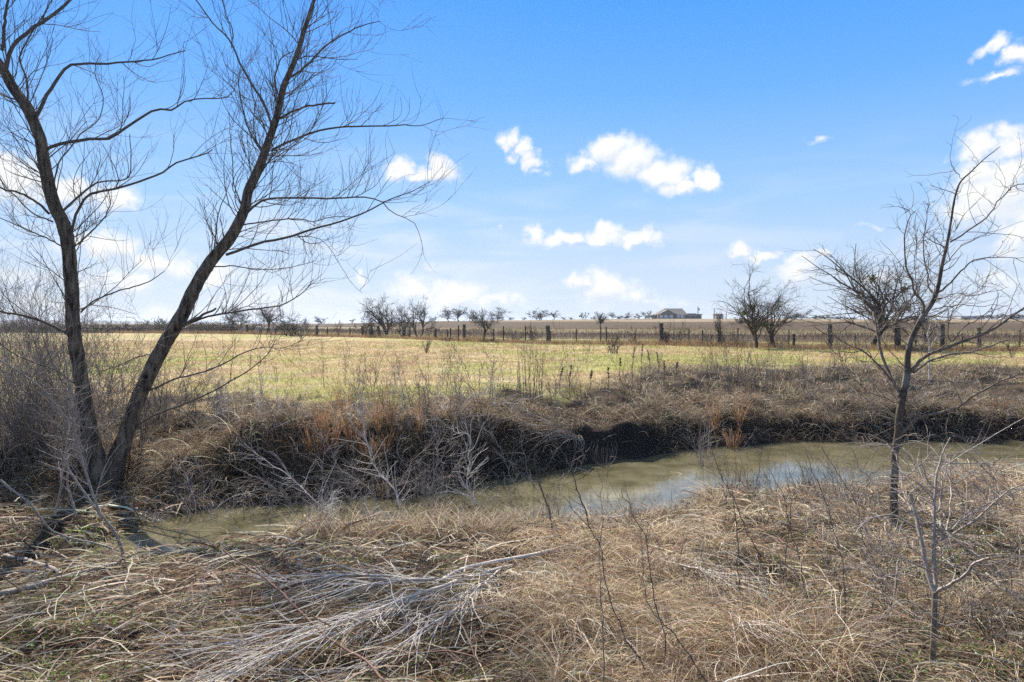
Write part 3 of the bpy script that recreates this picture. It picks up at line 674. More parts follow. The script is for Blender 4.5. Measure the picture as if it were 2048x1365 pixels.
ORD = ['first','second','third','fourth','fifth','sixth','seventh','eighth','ninth','tenth','eleventh','twelfth','thirteenth','fourteenth','fifteenth','sixteenth','seventeenth','eighteenth','nineteenth','twentieth',
 'twenty-first','twenty-second','twenty-third','twenty-fourth','twenty-fifth','twenty-sixth','twenty-seventh','twenty-eighth','twenty-ninth','thirtieth']
# thicket of upright shoots round the forked tree
TH = sorted([(random.uniform(-20, 200), random.uniform(800, 985), random.uniform(1.2, 3.0)) for _ in range(9)]+[(-6,880,3.0),(18,905,2.2),(40,860,3.2),(62,940,2.0),(85,880,3.1),(108,850,2.9),(130,905,2.6),(150,940,1.9),(250,842,2.3),(285,860,1.5),(262,905,1.4),(312,840,1.5),(345,850,1.2),(385,835,1.1),(20,800,3.4),(66,806,3.4),(118,800,3.0),(215,830,2.6),(430,832,.9),(100,960,2.0)])
for k, (px, py, h) in enumerate(TH):
    where = 'left of' if px < 160 else ('between the trunks of' if px < 240 else 'right of')
    shrub('thicket_shrub', f'{"tall" if h > 2.4 else "low"} bare shoots {where} the forked tree, {ORD[k]} from the left', 'shrub', gp(px, py), h, 9, .5, .009, M_grey if k % 2 == 0 else M_limb, (RNG.normal()*.16-.06, RNG.normal()*.1), 80, 220, .09, 'bare shoots around the forked tree', (52, 86), .0028, (.12, .4), .25)

# young tree in the right foreground
g = gp(1788, 1066); Y2 = g[1]
rt_ = thing('young_tree', 'young bare tree with forked mottled trunk standing at the right of the creek', 'tree', g)
Z5 = lambda pts, w0, w1: zp(pts, w0, w1, 1400, 260, 2.7299)
Z6 = lambda pts, w0, w1: zp(pts, w0, w1, 1400, 700, 3.102)
TR = [(1786,1085,27),(1788,1060,20),(1787,1006,18),(1789,951,17),(1790,906,17),(1796,868,17),(1798,835,16.5),(1806,793,16),(1814,748,15.5),(1815,717,13.5),(1819,690,12.5),(1827,668,12.5),(1845,634,12.5),(1865,604,11),(1876,575,9.5),(1884,531,8.2),(1893,494,6.6),(1902,443,5.2),(1909,399,4.6),(1920,366,4),(1942,344,3.2),(1968,319,2.4),(2001,293,1.3)]
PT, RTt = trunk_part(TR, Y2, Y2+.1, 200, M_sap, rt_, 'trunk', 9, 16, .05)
SL = [
 (Z5([(1368,612),(1450,580),(1530,530),(1590,470),(1640,400),(1700,340),(1769,330),(1850,300)],11,4), .5),
 (Z5([(1700,335),(1675,300),(1640,250),(1625,200)],4,1.5), .2, 1), (Z5([(1695,330),(1705,290),(1688,245)],4,1.5), -.2, 1),
 (Z5([(1305,885),(1380,820),(1410,770),(1470,710),(1560,680),(1650,660),(1760,655)],12,3), -.4),
 (Z5([(1215,1000),(1215,950),(1170,880),(1120,790),(1090,720),(1085,600),(1105,490),(1130,450)],15,4), -.5),
 (Z5([(1285,905),(1240,860),(1215,740),(1210,620),(1230,500),(1245,410)],11,3.5), .5),
 (Z5([(1205,960),(1160,800),(1140,700),(1160,600),(1200,540)],6,2), .3), (Z5([(1240,410),(1215,395),(1195,385)],3,1.2), .1, 1), (Z5([(1245,410),(1262,385),(1275,370)],3,1.2), -.1, 1),
 (Z5([(1130,450),(1105,420),(1080,398)],3,1.2), .1, 1), (Z5([(1130,450),(1150,440),(1180,420)],3,1.2), -.1, 1),
 (Z5([(1150,1320),(1250,1220),(1370,1160),(1470,1130),(1590,1080),(1680,1020),(1769,950),(1860,890)],22,10), -.9),
 (Z5([(1372,1158),(1365,1040),(1385,980),(1440,920),(1520,870),(1545,850)],7,2.5), -.9, 1),
 (Z5([(1380,1158),(1450,1090),(1530,1050),(1620,960),(1650,900)],8,2.5), -.2, 1),
 (Z6([(1240,285),(1190,200),(1160,130),(1115,0),(1080,-110),(1068,-220)],26,13), .6),
 (Z5([(975,1110),(945,1020),(880,960),(800,905)],10,3), .5, 1), (Z5([(975,1110),(1000,1080),(1080,1000),(1150,930),(1200,890)],10,3), -.3, 1), (Z5([(985,1090),(1060,1060),(1130,960)],6,2), .5, 1),
 (Z5([(1040,1365),(950,1260),(890,1210),(780,1150),(650,1100),(600,1080)],13,3), -.7, 1),
 (Z5([(890,1210),(800,1215),(700,1210),(640,1195)],6,2), -.4, 1),(Z5([(905,1225),(870,1180),(760,1120)],5,2), .4, 1),
 (Z5([(1165,1325),(1280,1255),(1440,1230),(1600,1190),(1769,1120),(1880,1060)],14,6), .7),
 (Z6([(1245,520),(1310,470),(1370,420),(1500,400),(1620,360),(1750,290),(1870,220),(2000,165),(2130,110)],24,8), -.9),
 (Z6([(1345,430),(1335,380),(1370,350),(1390,320)],8,4), -.3, 1),
 (Z6([(1300,220),(1400,190),(1600,185),(1750,150),(1990,100)],9,3), .5),
 (Z6([(1200,615),(1120,580),(1040,540),(980,510),(920,460)],15,4), -.8),
 (Z6([(1100,575),(1040,600),(990,570),(940,590)],6,2.5), -.5, 1),
 (Z6([(1200,430),(1100,400),(950,390),(850,370),(740,310),(640,270)],10,3), .6),
 (Z6([(1230,330),(1150,290),(1050,270),(960,200),(880,110),(870,60)],8,2.5), -.6),
 (Z5([(1290,935),(1400,900),(1500,900),(1620,870),(1680,850)],6,2), .5),(Z5([(1265,985),(1400,972),(1520,965),(1600,962),(1680,960)],6,2), -.4),
 (Z5([(1330,740),(1390,660),(1450,600),(1560,560),(1620,520)],6,2), -.5),
 (Z5([(1300,860),(1250,800),(1255,700),(1240,600)],5,2), -.4),(Z5([(1375,585),(1320,600),(1270,580)],4,1.5), .4),(Z5([(1440,270),(1415,250),(1375,190),(1362,165)],4,1.4), .2),
 (Z5([(1480,230),(1495,200),(1465,150)],3,1.2), -.1),(Z5([(1400,380),(1440,320),(1480,260),(1545,230)],4,1.6), .2),(Z5([(1380,560),(1420,520),(1480,460),(1520,420)],4,1.4), .4),
 (Z6([(1225,590),(1280,640),(1330,720),(1380,790)],8,3), -.9), (Z6([(1195,640),(1150,700),(1080,760),(960,780)],6,2), -.8),(Z6([(1270,260),(1330,240),(1380,220),(1410,175)],7,3), -.3),
]
SP = []; SR = []
for q in SL:
    pts, dr = q[0], q[1]; Y0 = near_depth(PT, pts[0][0], pts[0][1])
    if len(q) > 2 and SP:
        A = np.concatenate(SP); Y0 = near_depth(A, pts[0][0], pts[0][1])
    P, R = path(pts, Y0, Y0+dr, 18); jit = np.cumsum(RNG.normal(size=P.shape)*.009, axis=0); SP.append(P+jit-jit[0]); SR.append(R)
SP = np.stack(SP); SR = np.stack(SR)
t1 = spawn(np.concatenate([SP, PT[None, np.linspace(30, 190, 18).astype(int)]]), np.concatenate([SR, RTt[None, np.linspace(30, 190, 18).astype(int)]]), 290, .08, 1, (30, 75), (.2, .85), .5, .0031, 8, .14, .3, .35, tip=.4, bias=.3, rmax=.006)
t2 = spawn(t1[0], t1[1], 560, .15, 1, (30, 65), (.06, .3), .6, .0021, 5, .18, .2, .3, tip=.5)
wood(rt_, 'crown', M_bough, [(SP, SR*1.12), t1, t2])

# grey sapling with a twin stem in the bottom right corner
g = gp(1866, 1362); Y3 = g[1]+.1
sp = thing('sapling', 'grey sapling with a forked stem and sprawling pale twigs in the bottom right corner', 'tree', g)
Z8 = lambda pts, w0, w1: zp(pts, w0, w1, 1024, 960, 2.0)
PS, RS = trunk_part(Z8([(1672,860),(1680,800),(1683,700),(1687,600),(1690,500),(1692,450)],33,24), Y3, Y3+.05, 60, M_bough, sp, 'trunk', 13, 14, .04)
GS = [
 (Z8([(1692,470),(1668,400),(1650,330),(1628,250),(1612,190),(1597,125),(1580,60)],20,12), .3),
 (Z6([(1310,1000),(1290,930),(1268,860),(1265,790)],10,8), .3, 1),
 (Z8([(1692,455),(1700,400),(1697,250),(1700,100),(1705,0),(1712,-60),(1730,-120),(1755,-190)],18,4), .35),
 (Z6([(1480,1000),(1487,900),(1500,820),(1512,740)],10,5), .5, 1),
 (Z6([(1530,1120),(1545,1000),(1552,850),(1556,700)],11,6), .9, 1),
 (Z8([(1700,447),(1740,420),(1790,390),(1850,330),(1915,308)],14,9), -.3),
 (Z6([(1560,1120),(1620,1060),(1700,1000),(1830,930),(2010,860),(2150,800)],14,7), .5, 1),
 (Z6([(1270,800),(1230,710),(1200,640),(1160,590)],7,3), .3, 1), (Z6([(1275,790),(1330,740),(1400,690),(1450,640),(1490,600),(1530,580)],9,4), .3, 1),
 (Z6([(1262,800),(1210,815),(1150,830),(1080,850),(1010,910)],6,2.5), -.3, 1),
 (Z6([(1487,920),(1440,850),(1370,780),(1310,690),(1240,620)],8,3), .3, 1), (Z6([(1275,795),(1330,850),(1400,920),(1470,980)],6,3), .2, 1),
 (Z6([(1556,705),(1640,700),(1740,695),(1850,700)],8,3), .2, 1),(Z6([(1556,705),(1480,690),(1400,700),(1300,735)],8,3), -.2, 1),(Z6([(1556,700),(1600,650),(1680,640),(1740,650)],6,2.5), .3, 1),
 (Z6([(1556,710),(1620,760),(1700,830),(1760,900)],6,2.5), -.3, 1),(Z6([(1580,830),(1660,780),(1720,720)],10,4), .3, 1),
 (Z8([(1612,190),(1520,150),(1430,170),(1380,210),(1365,240)],8,3), -.5),(Z8([(1628,240),(1560,210),(1480,140),(1420,120)],6,2.5), .3),
 (Z8([(1700,380),(1620,330),(1540,290),(1480,260)],6,2), -.3),(Z8([(1690,560),(1620,500),(1560,480),(1500,520),(1470,560)],7,2.5), -.3),
 (Z8([(1692,570),(1740,585),(1790,570),(1830,540)],7,3), .2),(Z8([(1697,250),(1800,200),(1900,120),(1960,60),(2040,20)],9,4), -.3, 1),(Z8([(1840,345),(1900,400),(1960,440),(2040,470)],7,3), -.2, 1),
 (Z8([(1700,190),(1760,230),(1850,300),(1960,380),(2048,420)],7,3), -.4, 1),(Z8([(1650,330),(1580,350),(1480,380),(1400,350)],6,2), -.3),
 (Z6([(1310,1010),(1400,990),(1500,970),(1560,960)],8,4), -.1, 1),(Z6([(1830,930),(1800,880),(1790,840)],7,3), .1, 1),(Z6([(1870,920),(1860,860),(1850,830)],6,2.5), .1, 1),(Z6([(1900,905),(1960,930),(1990,900)],6,2.5), -.2, 1),
]
SP = []; SR = []
for q in GS:
    pts, dr = q[0], q[1]; Y0 = near_depth(PS, pts[0][0], pts[0][1])
    if len(q) > 2: A = np.concatenate(SP); Y0 = near_depth(A, pts[0][0], pts[0][1])
    P, R = path(pts, Y0, Y0+dr, 16); jit = np.cumsum(RNG.normal(size=P.shape)*.003, axis=0); SP.append(P+jit-jit[0]); SR.append(R)
SP = np.stack(SP); SR = np.stack(SR)
t1 = spawn(SP, SR, 240, .12, 1, (30, 80), (.15, .6), .6, .0023, 8, .16, .0, .3, tip=.5, rmax=.0042)
wood(sp, 'crown', M_grey, [(SP, SR*1.35), t1, spawn(t1[0], t1[1], 150, .15, 1, (30, 70), (.05, .22), .7, .0014, 5, .16, .1, .3, tip=.5)], 4)

# loose stems and sticks, each one a thing
def stem(name, label, cat, pts, Y=None, dY=0, m=M_grey, lifts=None, tw=0, twl=(.1, .3), S=6, n=20, ang=(15, 45), tr=.5, rmin=.0015, jit=.004, tw2=0, trunc=None, rmax=9, group=None, up_=.1):
    if Y is not None: P, R = path(pts, Y, Y+dY, n)
    else:
        Q = [gp(p[0], p[1]+0) for p in pts]; lf = lifts or [.05]*len(pts)
        # a lifted point keeps its bearing: it is met earlier along the same line of sight
        Q = [gp(p[0], p[1], l) for p, l in zip(pts, lf)]
        R = [p[2]/2/FPX*q[1] for p, q in zip(pts, Q)]; P, R = resample(Q, R, n)
    j = np.cumsum(RNG.normal(size=P.shape)*jit, axis=0); P = P+j-j[0]
    base = P[0].copy(); mb = MB(); mb.tube((P-base)[None], R[None], S)
    if tw:
        t = spawn(P[None], R[None], tw, .08, 1, ang, twl, tr, rmin, 7, .10, up_, .3, tip=.4, rmax=rmax); mb.tube(t[0]-base, t[1], 4)
        if tw2: t = spawn(t[0], t[1], tw2, .1, 1, (20, 50), (twl[0]*.4, twl[1]*.5), .6, rmin*.8, 5, .12, up_, .3, tip=.5); mb.tube(t[0]-base, t[1], 3)
    o = mb.build(name, m); o.location = base; return tag(o, label, cat, group)
full = lambda pts, w0, w1: [(x, y, w0+(w1-w0)*i/(len(pts)-1)) for i, (x, y) in enumerate(pts)]
# fallen bleached branches in the foreground
def fallen(label, trunkpts, fans, m=M_pale):
    o = None
    P0 = []
    for pts, lf in [(trunkpts, None)]+fans:
        lf = lf or [.10+.10*math.sin(i/(len(pts)-1)*3.1) for i in range(len(pts))]
        Q = [gp(p[0], p[1], l) for p, l in zip(pts, lf)]; R = [p[2]/2/FPX*q[1] for p, q in zip(pts, Q)]
        P, R = resample(Q, R, 18); j = np.cumsum(RNG.normal(size=P.shape)*.005, axis=0); P0.append((P+j-j[0], R))
    A = np.stack([p for p, r in P0]); B = np.stack([r for p, r in P0])
    t = spawn(A[1:], B[1:], 38*len(fans), .1, .95, (5, 24), (.3, 1.1), .55, .0026, 8, .05, -.12, .3, tip=.4, rmax=.005)
    t2 = spawn(t[0], t[1], 34*len(fans), .1, .95, (8, 32), (.15, .5), .6, .002, 6, .06, -.1, .3, tip=.5)
    for q in (t, t2):
        g_ = hf(q[0][..., 0], q[0][..., 1])+.06+RNG.random(q[1].shape[:1])[:, None]*.09; q[0][..., 2] = np.clip(q[0][..., 2], g_, g_+.16)
    tag(wood(None, 'fallen_branch', m, [(A, B), t, t2]), label, 'branch')
fallen('long bleached fallen branch with a fan of pale twigs in the foreground centre', full([(1215,1072),(1150,1088),(1100,1103),(1000,1118),(930,1133),(870,1157)],9,6),
 [(full([(1024,1132),(930,1158),(850,1182),(770,1207),(700,1230),(600,1265),(500,1310),(425,1362)],7,3), None),
  (full([(870,1157),(790,1165),(700,1180),(620,1200),(520,1222),(450,1232)],6,2.5), None),
  (full([(850,1182),(740,1235),(650,1270),(560,1300),(470,1345),(400,1390)],5,2.5), None),
  (full([(1000,1140),(920,1200),(830,1262),(740,1318),(640,1372)],5,2.5), None),
  (full([(860,1160),(780,1150),(690,1150),(600,1160),(520,1150)],5,2.5), None),
  (full([(760,1210),(650,1235),(540,1262),(430,1290),(350,1300)],5,2), None)])
fallen('thin bleached stalks lying over tan grass right of the foreground centre', full([(1284,1115),(1344,1122),(1404,1135),(1474,1152),(1560,1168)],5,3),
 [(full([(1340,1168),(1404,1200),(1464,1230),(1520,1265),(1560,1310)],4,2), None),(full([(1300,1110),(1360,1130),(1430,1150),(1500,1190)],4,2), None)])
stem('log', 'smooth grey-brown log lying at the left edge of the near bank', 'log', full([(-40,1200),(0,1187),(60,1172),(140,1150),(215,1132),(243,1126)],14,11), m=M_grey, lifts=[.06]*6, tw=0, S=12, n=30, jit=.002)
stem('stick', 'crooked stick propped on the end of the grey-brown log', 'stick', full([(-30,1100),(20,1115),(60,1125),(100,1138),(128,1152)],9,7), m=M_grey, lifts=[.12,.1,.1,.08,.06], tw=3, S=8)
stem('bramble_cane', 'long red-brown cane arching diagonally across the bottom centre', 'cane', full([(800,1400),(770,1364),(724,1315),(669,1285),(619,1240),(574,1200),(524,1160),(480,1133),(440,1100)],6.5,3.5), Y=3.0, dY=2.6, m=M_cane, tw=14, twl=(.06,.3), n=30, rmin=.0012, tw2=10)
stem('bramble_cane', 'low red-brown cane arching over litter near the bottom edge', 'cane', full([(780,1310),(850,1305),(910,1307),(960,1325),(1010,1360),(1030,1385)],4,3), m=M_cane, lifts=[.05,.15,.2,.18,.1,.05], tw=3)
stem('straw_stalk', 'long golden straw stalk slanting up to the right edge beside the sapling', 'stalk', Z6([(1310,880),(1500,730),(1700,600),(2010,415),(2200,300)],8,4), Y=4.6, dY=-.6, m=None or M_pale, tw=0, jit=.001)
# pale leaning sticks and dead shrubs on the left
LS = [
 ('tall pale leaning sapling stem crossing the forked tree at the left', Z2([(580,1370),(500,1130),(450,950),(420,780),(400,650),(372,420),(350,250)],20,4), 7.2, -.5, 26, M_grey, (.2, .8)),
 ('pale upright dead stem just left of the leaning sapling stem', Z2([(320,1370),(365,1100),(388,900),(398,700),(410,480)],14,4), 7.6, .2, 18, M_grey, (.2, .6)),
 ('pale curved dead branch reaching in from the left edge above the mat', Z2([(-60,420),(60,500),(140,560),(230,620),(330,720),(420,850),(480,980)],12,9), 6.6, .6, 16, M_grey, (.2, .7)),
 ('dark crooked stem at the far left edge of the near bank', Z2([(-30,1130),(40,1020),(110,800),(200,560),(300,430)],8,4), 6.0, .6, 14, M_limb, (.2, .6)),
 ('short broken grey stump stem below the forked tree', Z2([(440,1370),(400,1200),(400,1060),(392,980)],16,12), 7.9, .1, 4, M_grey, (.1, .3)),
 ('long pale stick lying up the bank at the lower left', full([(0,960),(60,1010),(110,1065),(190,1090),(240,1110)],6,4), 7.6, .4, 8, M_grey, (.15, .4)),
 ('pale twiggy stem curving over the left end of the water', full([(250,1130),(235,1080),(200,1030),(150,960),(120,900)],8,4), 7.7, -.3, 14, M_grey, (.15, .5)),
]
for lb, pts, Y, dY, tw, m, tl in LS: stem('dead_sapling', lb, 'dead plant', pts, Y=Y, dY=dY, m=m, tw=tw, twl=tl, ang=(20, 60), tw2=tw*2, rmin=.002, S=7)
# dead shrubs along the near water's edge, middle
Z3 = lambda pts, w0, w1: zp(pts, w0, w1, 550, 580, 2.9257)
MS = [
 ([(760,1360),(680,1180),(600,1080),(520,920),(480,800),(440,740)],15,4,28,'pale forked stem leaning left over the water below the rust-coloured grass'),
 ([(1220,1360),(1150,1170),(1130,1000),(1100,860),(1010,830)],14,4,30,'pale branching shrub stem leaning left in front of the bent bank shrub'),
 ([(905,1360),(900,1150),(905,950),(895,820)],11,4,22,'upright pale shrub stem at the middle of the creek'),
 ([(350,1350),(200,1180),(100,1100),(-20,990),(-120,930)],13,4,26,'pale shrub stem leaning far left over the water'),
 ([(440,1330),(440,1150),(450,1000),(470,870)],9,3,20,'thin grey shrub stem standing left of the middle of the creek'),
 ([(640,1300),(560,1150),(420,1060),(330,900),(250,800)],9,3,22,'grey crooked shrub stem reaching left toward the rust-coloured grass'),
 ([(300,1290),(310,1120),(300,1000),(240,830)],8,3,20,'slim pale shrub stem with upright twigs left of the creek middle'),
 ([(700,1220),(740,1080),(860,960),(980,900)],8,3,16,'grey shrub stem bending right over the middle of the creek'),
 ([(1560,1240),(1480,1050),(1430,880),(1410,640)],7,3,9,'tall thin pale stem leaning left beside the open water'),
 ([(1400,1180),(1370,1090),(1290,900),(1240,820)],8,3,14,'thin grey stem leaning left of the open water'),
 ([(980,1290),(1000,1100),(1040,940),(960,840)],7,3,16,'twisted pale stem right of the creek middle'),
 ([(130,1330),(60,1200),(-60,1080),(-200,1010)],8,3,22,'grey stem trailing left over the water at the shallow end'),
 ([(560,1350),(500,1200),(520,1060),(610,950)],7,3,18,'slim grey stem curving right over the water'),
]
for pts, w0, w1, tw, lb in MS:
    q = Z3(pts, w0*.66, w1*.7); b = gp(q[0][0], min(q[0][1], 1055)); stem('dead_shrub', lb, 'shrub', q, Y=b[1]-.35, dY=RNG.uniform(.2, .9), m=M_pale if tw > 25 else M_grey, tw=int(tw*1.3), twl=(.15, .85), ang=(20, 55), tw2=int(tw*2.2), rmin=.0024, S=6, jit=.018, tr=.6, group=None)
BB = sorted([(random.uniform(300, 1130), random.uniform(1035, 1085)) for _ in range(24)])
for k, (px, py) in enumerate(BB):
    shrub('bare_bush', f'tangled grey bush on the near water edge, {ORD[k]} from the left', 'bush', gp(px, py), random.uniform(.45, 1.15), random.randint(4, 8), .5, random.uniform(.0035, .006), M_grey if k % 3 else M_pale, (RNG.normal()*.3-.1, RNG.normal()*.2), 45, 80, .15, 'tangled grey bushes along the near water edge', (30, 85), .0021, (.12, .5), .0)
# weeds standing in the shallow near edge, low tangle at the young tree's foot
mb = MB()
for _ in range(330):
    px = random.uniform(600, 1120) if _ < 170 else random.uniform(1120, 2040); xx = (px-1024)/FPX*9
    yv = 9.
    for q in range(4): yv = float(Nf(np.array([(px-1024)/FPX*yv]))[0])
    yv += random.uniform(-.9, .18); xx = (px-1024)/FPX*yv; n = random.randint(25, 60)
    x = xx+RNG.normal(size=n)*.12; y = yv+RNG.normal(size=n)*.08; up_ = RNG.random(n) < .6
    P, W = grow(x, y, RNG.uniform(0, 6.28, n), np.where(up_, RNG.uniform(.8, 1.5, n), RNG.uniform(.1, .8, n)), RNG.uniform(.12, .5, n)*(.8 if px > 1120 else 1), RNG.uniform(.005, .011, n), RNG.uniform(.2, 1.6, n), 5, wob=.25)
    addblades(mb, P, W, pick([(2, (.42,.36,.29)), (2, (.30,.22,.15)), (1.5, STRAW), (1.5, BRN), (.6, PALE)], n))
tag(mb.build('shore_weeds', M_blade), kind='stuff')
for k, (px, py) in enumerate(sorted([(random.uniform(1620, 2060), random.uniform(1000, 1330)) for _ in range(30)])):
    shrub('thorny_bush', f'low thorny grey bush below the young tree, {ORD[k]} from the left', 'bush', gp(px, py), random.uniform(.35, 1.0), 7, .4, .0045, (M_grey, M_bough, M_twig)[k % 3], (RNG.normal()*.4, RNG.normal()*.2), 50, 70, .2, 'thorny bushes round the foot of the young tree', (15, 75), .002, (.15, .6), -.1, tang=(30, 80))
for k, (px, py) in enumerate(sorted([(random.uniform(1450, 1760), random.uniform(985, 1035)) for _ in range(15)]+[(random.uniform(1060, 1115), random.uniform(1040, 1080)) for _ in range(4)])):
    shrub('edge_weed', f'dark wispy weed at the near water edge right of centre, {ORD[k]} from the left', 'weed', gp(px, py), random.uniform(.55, .95), 6, .2, .0042, (M_twig, M_limb)[k % 2], (-.18+RNG.normal()*.12, 0), 30, 30, .06, 'dark wispy weeds at the near water edge', (60, 86), .0022, (.1, .35), .2)
# fan-shaped shrub right of centre on the near edge
shrub('fan_shrub', 'pale fan-shaped shrub standing on the near edge at the brightest water', 'shrub', gp(1412, 968), 1.35, 11, .12, .011, M_grey, (.12, 0), 50, 70, .05, None, (48, 82), .0022, (.12, .35), .35)
shrub('fan_shrub', 'smaller grey fan-shaped shrub rising from the far bank edge at the water', 'shrub', gp(1390, 902), .75, 9, .2, .007, M_grey, (.1, -.1), 40, 60, .1, None, (35, 80), .0025, (.15, .4), .2)
# bent shrub on the far bank: stems sweep out to the left and droop to the water
g = gp(1150, 882); rp = []
n = 46; az_ = RNG.uniform(rad(165), rad(235), n); el_ = RNG.uniform(.0, .75, n)
P, W = grow(np.full(n, g[0])+RNG.normal(size=n)*.06, np.full(n, g[1]-.1)+RNG.normal(size=n)*.05, az_, el_, RNG.uniform(.7, 1.9, n), np.full(n, .02), RNG.uniform(.5, 1.7, n), 9, wob=.08, z=np.full(n, g[2]+.05))
R = np.linspace(.0085, .003, 9)[None]*RNG.uniform(.7, 1.2, (n, 1)); mb = MB(); mb.tube(P-g, R, 5); t = spawn(P, R, 120, .2, 1, (15, 45), (.15, .5), .5, .0025, 6, .15, -.2, .3); mb.tube(t[0]-g, t[1], 4)
az_ = RNG.uniform(rad(-160), rad(-40), 14)
P, W = grow(np.full(14, g[0]), np.full(14, g[1]-.1), az_, RNG.uniform(.2, .9, 14), RNG.uniform(.3, .7, 14), np.full(14, .02), RNG.uniform(2, 4.5, 14), 9, wob=.2, z=np.full(14, g[2]+.05)); mb.tube(P-g, np.full((14, 9), .005), 4)
o = mb.build('bent_shrub', M_grey); o.location = g; tag(o, 'flattened grey shrub sweeping left and drooping down the dark bank to the water', 'shrub')
# pale sapling behind the young tree, on the far bank
g = gp(1858, 770)
o = thing('grey_sapling', 'slender pale grey sapling on the far bank right behind the young tree', 'tree', g)
Z7 = lambda pts, w0, w1: zp(pts, w0, w1, 1700, 530, 5.885)
A = [path(Z7(p, a, b_), g[1]+d0, g[1]+d1_, 16) for p, a, b_, d0, d1_ in [([(930,1400),(932,1236),(930,1050),(940,930),(912,840),(930,760),(950,690)],24,10,0,.1),([(945,1040),(980,920),(1030,830),(1050,680),(1090,600),(1150,530)],18,8,0,.4),
 ([(925,1050),(860,970),(790,900),(700,720),(640,660)],16,6,.0,.6),([(915,850),(1000,730),(1060,670)],12,6,.0,-.4),([(940,930),(850,830),(800,820)],7,4,.1,.1)]]
A0 = np.stack([a[0] for a in A]); A1 = np.stack([a[1] for a in A]); wood(o, 'trunk', M_pale, [(A0[:1], A1[:1])], 7)
wood(o, 'crown', M_grey, [(A0[1:], A1[1:]), spawn(A0, A1, 60, .2, 1, (30, 70), (.15, .7), .5, .004, 6, .14, .3, .3)], 4)

# rust-coloured broom grass
RU = [(660,905,.75,90,.10),(628,925,.7,80,.12),(690,850,1.0,40,.03),(705,900,.7,70,.1),(757,870,1.0,40,.04),(782,865,1.0,36,.04),(768,925,.55,80,.12),(838,868,.85,16,.05),(875,860,.6,14,.04),(1432,868,.9,22,.06),(1478,862,1.0,34,.05),(1465,905,.6,50,.1),(2000,818,.25,90,.18),(735,930,.5,60,.12),(645,870,.7,26,.04)]
for k, (px, py, h, n, r) in enumerate(sorted(RU)):
    g = gp(px, py); a = RNG.uniform(0, 6.28, n); q = np.sqrt(RNG.random(n))*r; mb = MB()
    n = int(n*.8); a = a[:n]; q = q[:n]*.8
    P, W = grow(g[0]+np.cos(a)*q, g[1]+np.sin(a)*q, a, RNG.uniform(1.25, 1.55, n) if h > .3 else RNG.uniform(.6, 1.4, n), RNG.uniform(.4, 1.05, n)*h, RNG.uniform(.006, .010, n), RNG.uniform(.0, .5, n), 6, wob=.3, hug=None, taper=.7)
    addblades(mb, P-g, W*np.array([.5, .7, 1, 1.2, 1.2, .6]), pick([(3, (.36,.20,.10)), (2, (.44,.28,.16)), (1.5, (.26,.16,.10))], n))
    # feathery side tufts
    m_ = n*3; kk = RNG.integers(0, n, m_); s_ = RNG.integers(2, 6, m_); b0 = P[kk, s_]-g
    P2, W2 = grow(b0[:, 0], b0[:, 1], RNG.uniform(0, 6.28, m_), RNG.uniform(.8, 1.5, m_), RNG.uniform(.04, .11, m_), RNG.uniform(.005, .009, m_), RNG.uniform(0, .6, m_), 3, hug=None, z=b0[:, 2])
    addblades(mb, P2, W2, pick([(3, (.42,.22,.11)), (2, (.50,.31,.18))], m_))
    o = mb.build('broom_grass_tuft', M_blade); o.location = g
    tag(o, f'{"tall" if h > .8 else "low"} rust-orange grass tuft on the far bank, {ORD[k]} from the left', 'grass tuft', 'rust-orange grass tufts on the far bank')

# thin dark upright stems on the near bank, right of centre
US = [([(1207,1364),(1207,1200),(1206,1100),(1208,1000),(1210,935)],4,2.5,3.3,3.6),([(1330,1310),(1310,1180),(1292,1080),(1270,1010),(1254,970)],4,2,3.6,1.0),([(1420,1370),(1370,1270),(1325,1180),(1300,1090)],4,2,3.1,.9),
 ([(1290,1340),(1240,1220),(1205,1110),(1165,1060),(1130,1010)],4,2,3.3,1.2),([(1480,1200),(1475,1100),(1472,1020),(1474,970)],4,2,5.2,.4),([(1560,1230),(1568,1130),(1575,1030),(1590,960)],4,2,5.0,.5),
 ([(1640,1260),(1610,1150),(1580,1050),(1540,930)],4,2,4.6,.8),([(1700,1180),(1680,1100),(1650,1010),(1600,900)],4,2,5.4,.6),([(1105,1080),(1103,1030),(1090,980),(1078,900)],6,3,7.6,.3),([(1180,1060),(1160,1000),(1130,930),(1105,880)],5,2.5,7.8,.3),
 ([(1750,1130),(1720,1060),(1700,980),(1650,890)],4,2,5.8,.6),([(1520,1110),(1490,1040),(1470,980),(1440,900)],3.5,2,6.4,.5)]
for k, (pts, w0, w1, Y, dY) in enumerate(sorted(US)):
    stem('dead_weed', f'thin dark stem on the near bank right of centre, {ORD[k]} from the left', 'dead plant', full(pts, w0*.72, w1*.6), Y=Y, dY=dY*.35, m=M_twig, tw=16, twl=(.06, .25), ang=(20, 60), rmin=.0010, group='thin dark stems on the near bank', jit=.009)
# seed head cage on the tallest one
b = at(1209, 937, 3.3+3.6*.35); mb = MB(); n = 16; aa = np.linspace(0, 6.28, n, endpoint=False)
P = []
for a in aa:
    s_ = RNG.uniform(.75, 1.1); rr = np.array([0, .05, .085, .09, .075])*s_; hh = np.array([0, .03, .08, .13, .17])*s_
    P.append(np.stack([np.cos(a)*rr, np.sin(a)*rr, hh], 1))
mb.tube(np.array(P), np.full((n, 5), .0014), 4); o = mb.build('seed_head', M_limb); o.location = b; tag(o, 'open cage-shaped dry seed head on the tallest dark stem before the far bank', 'seed head')
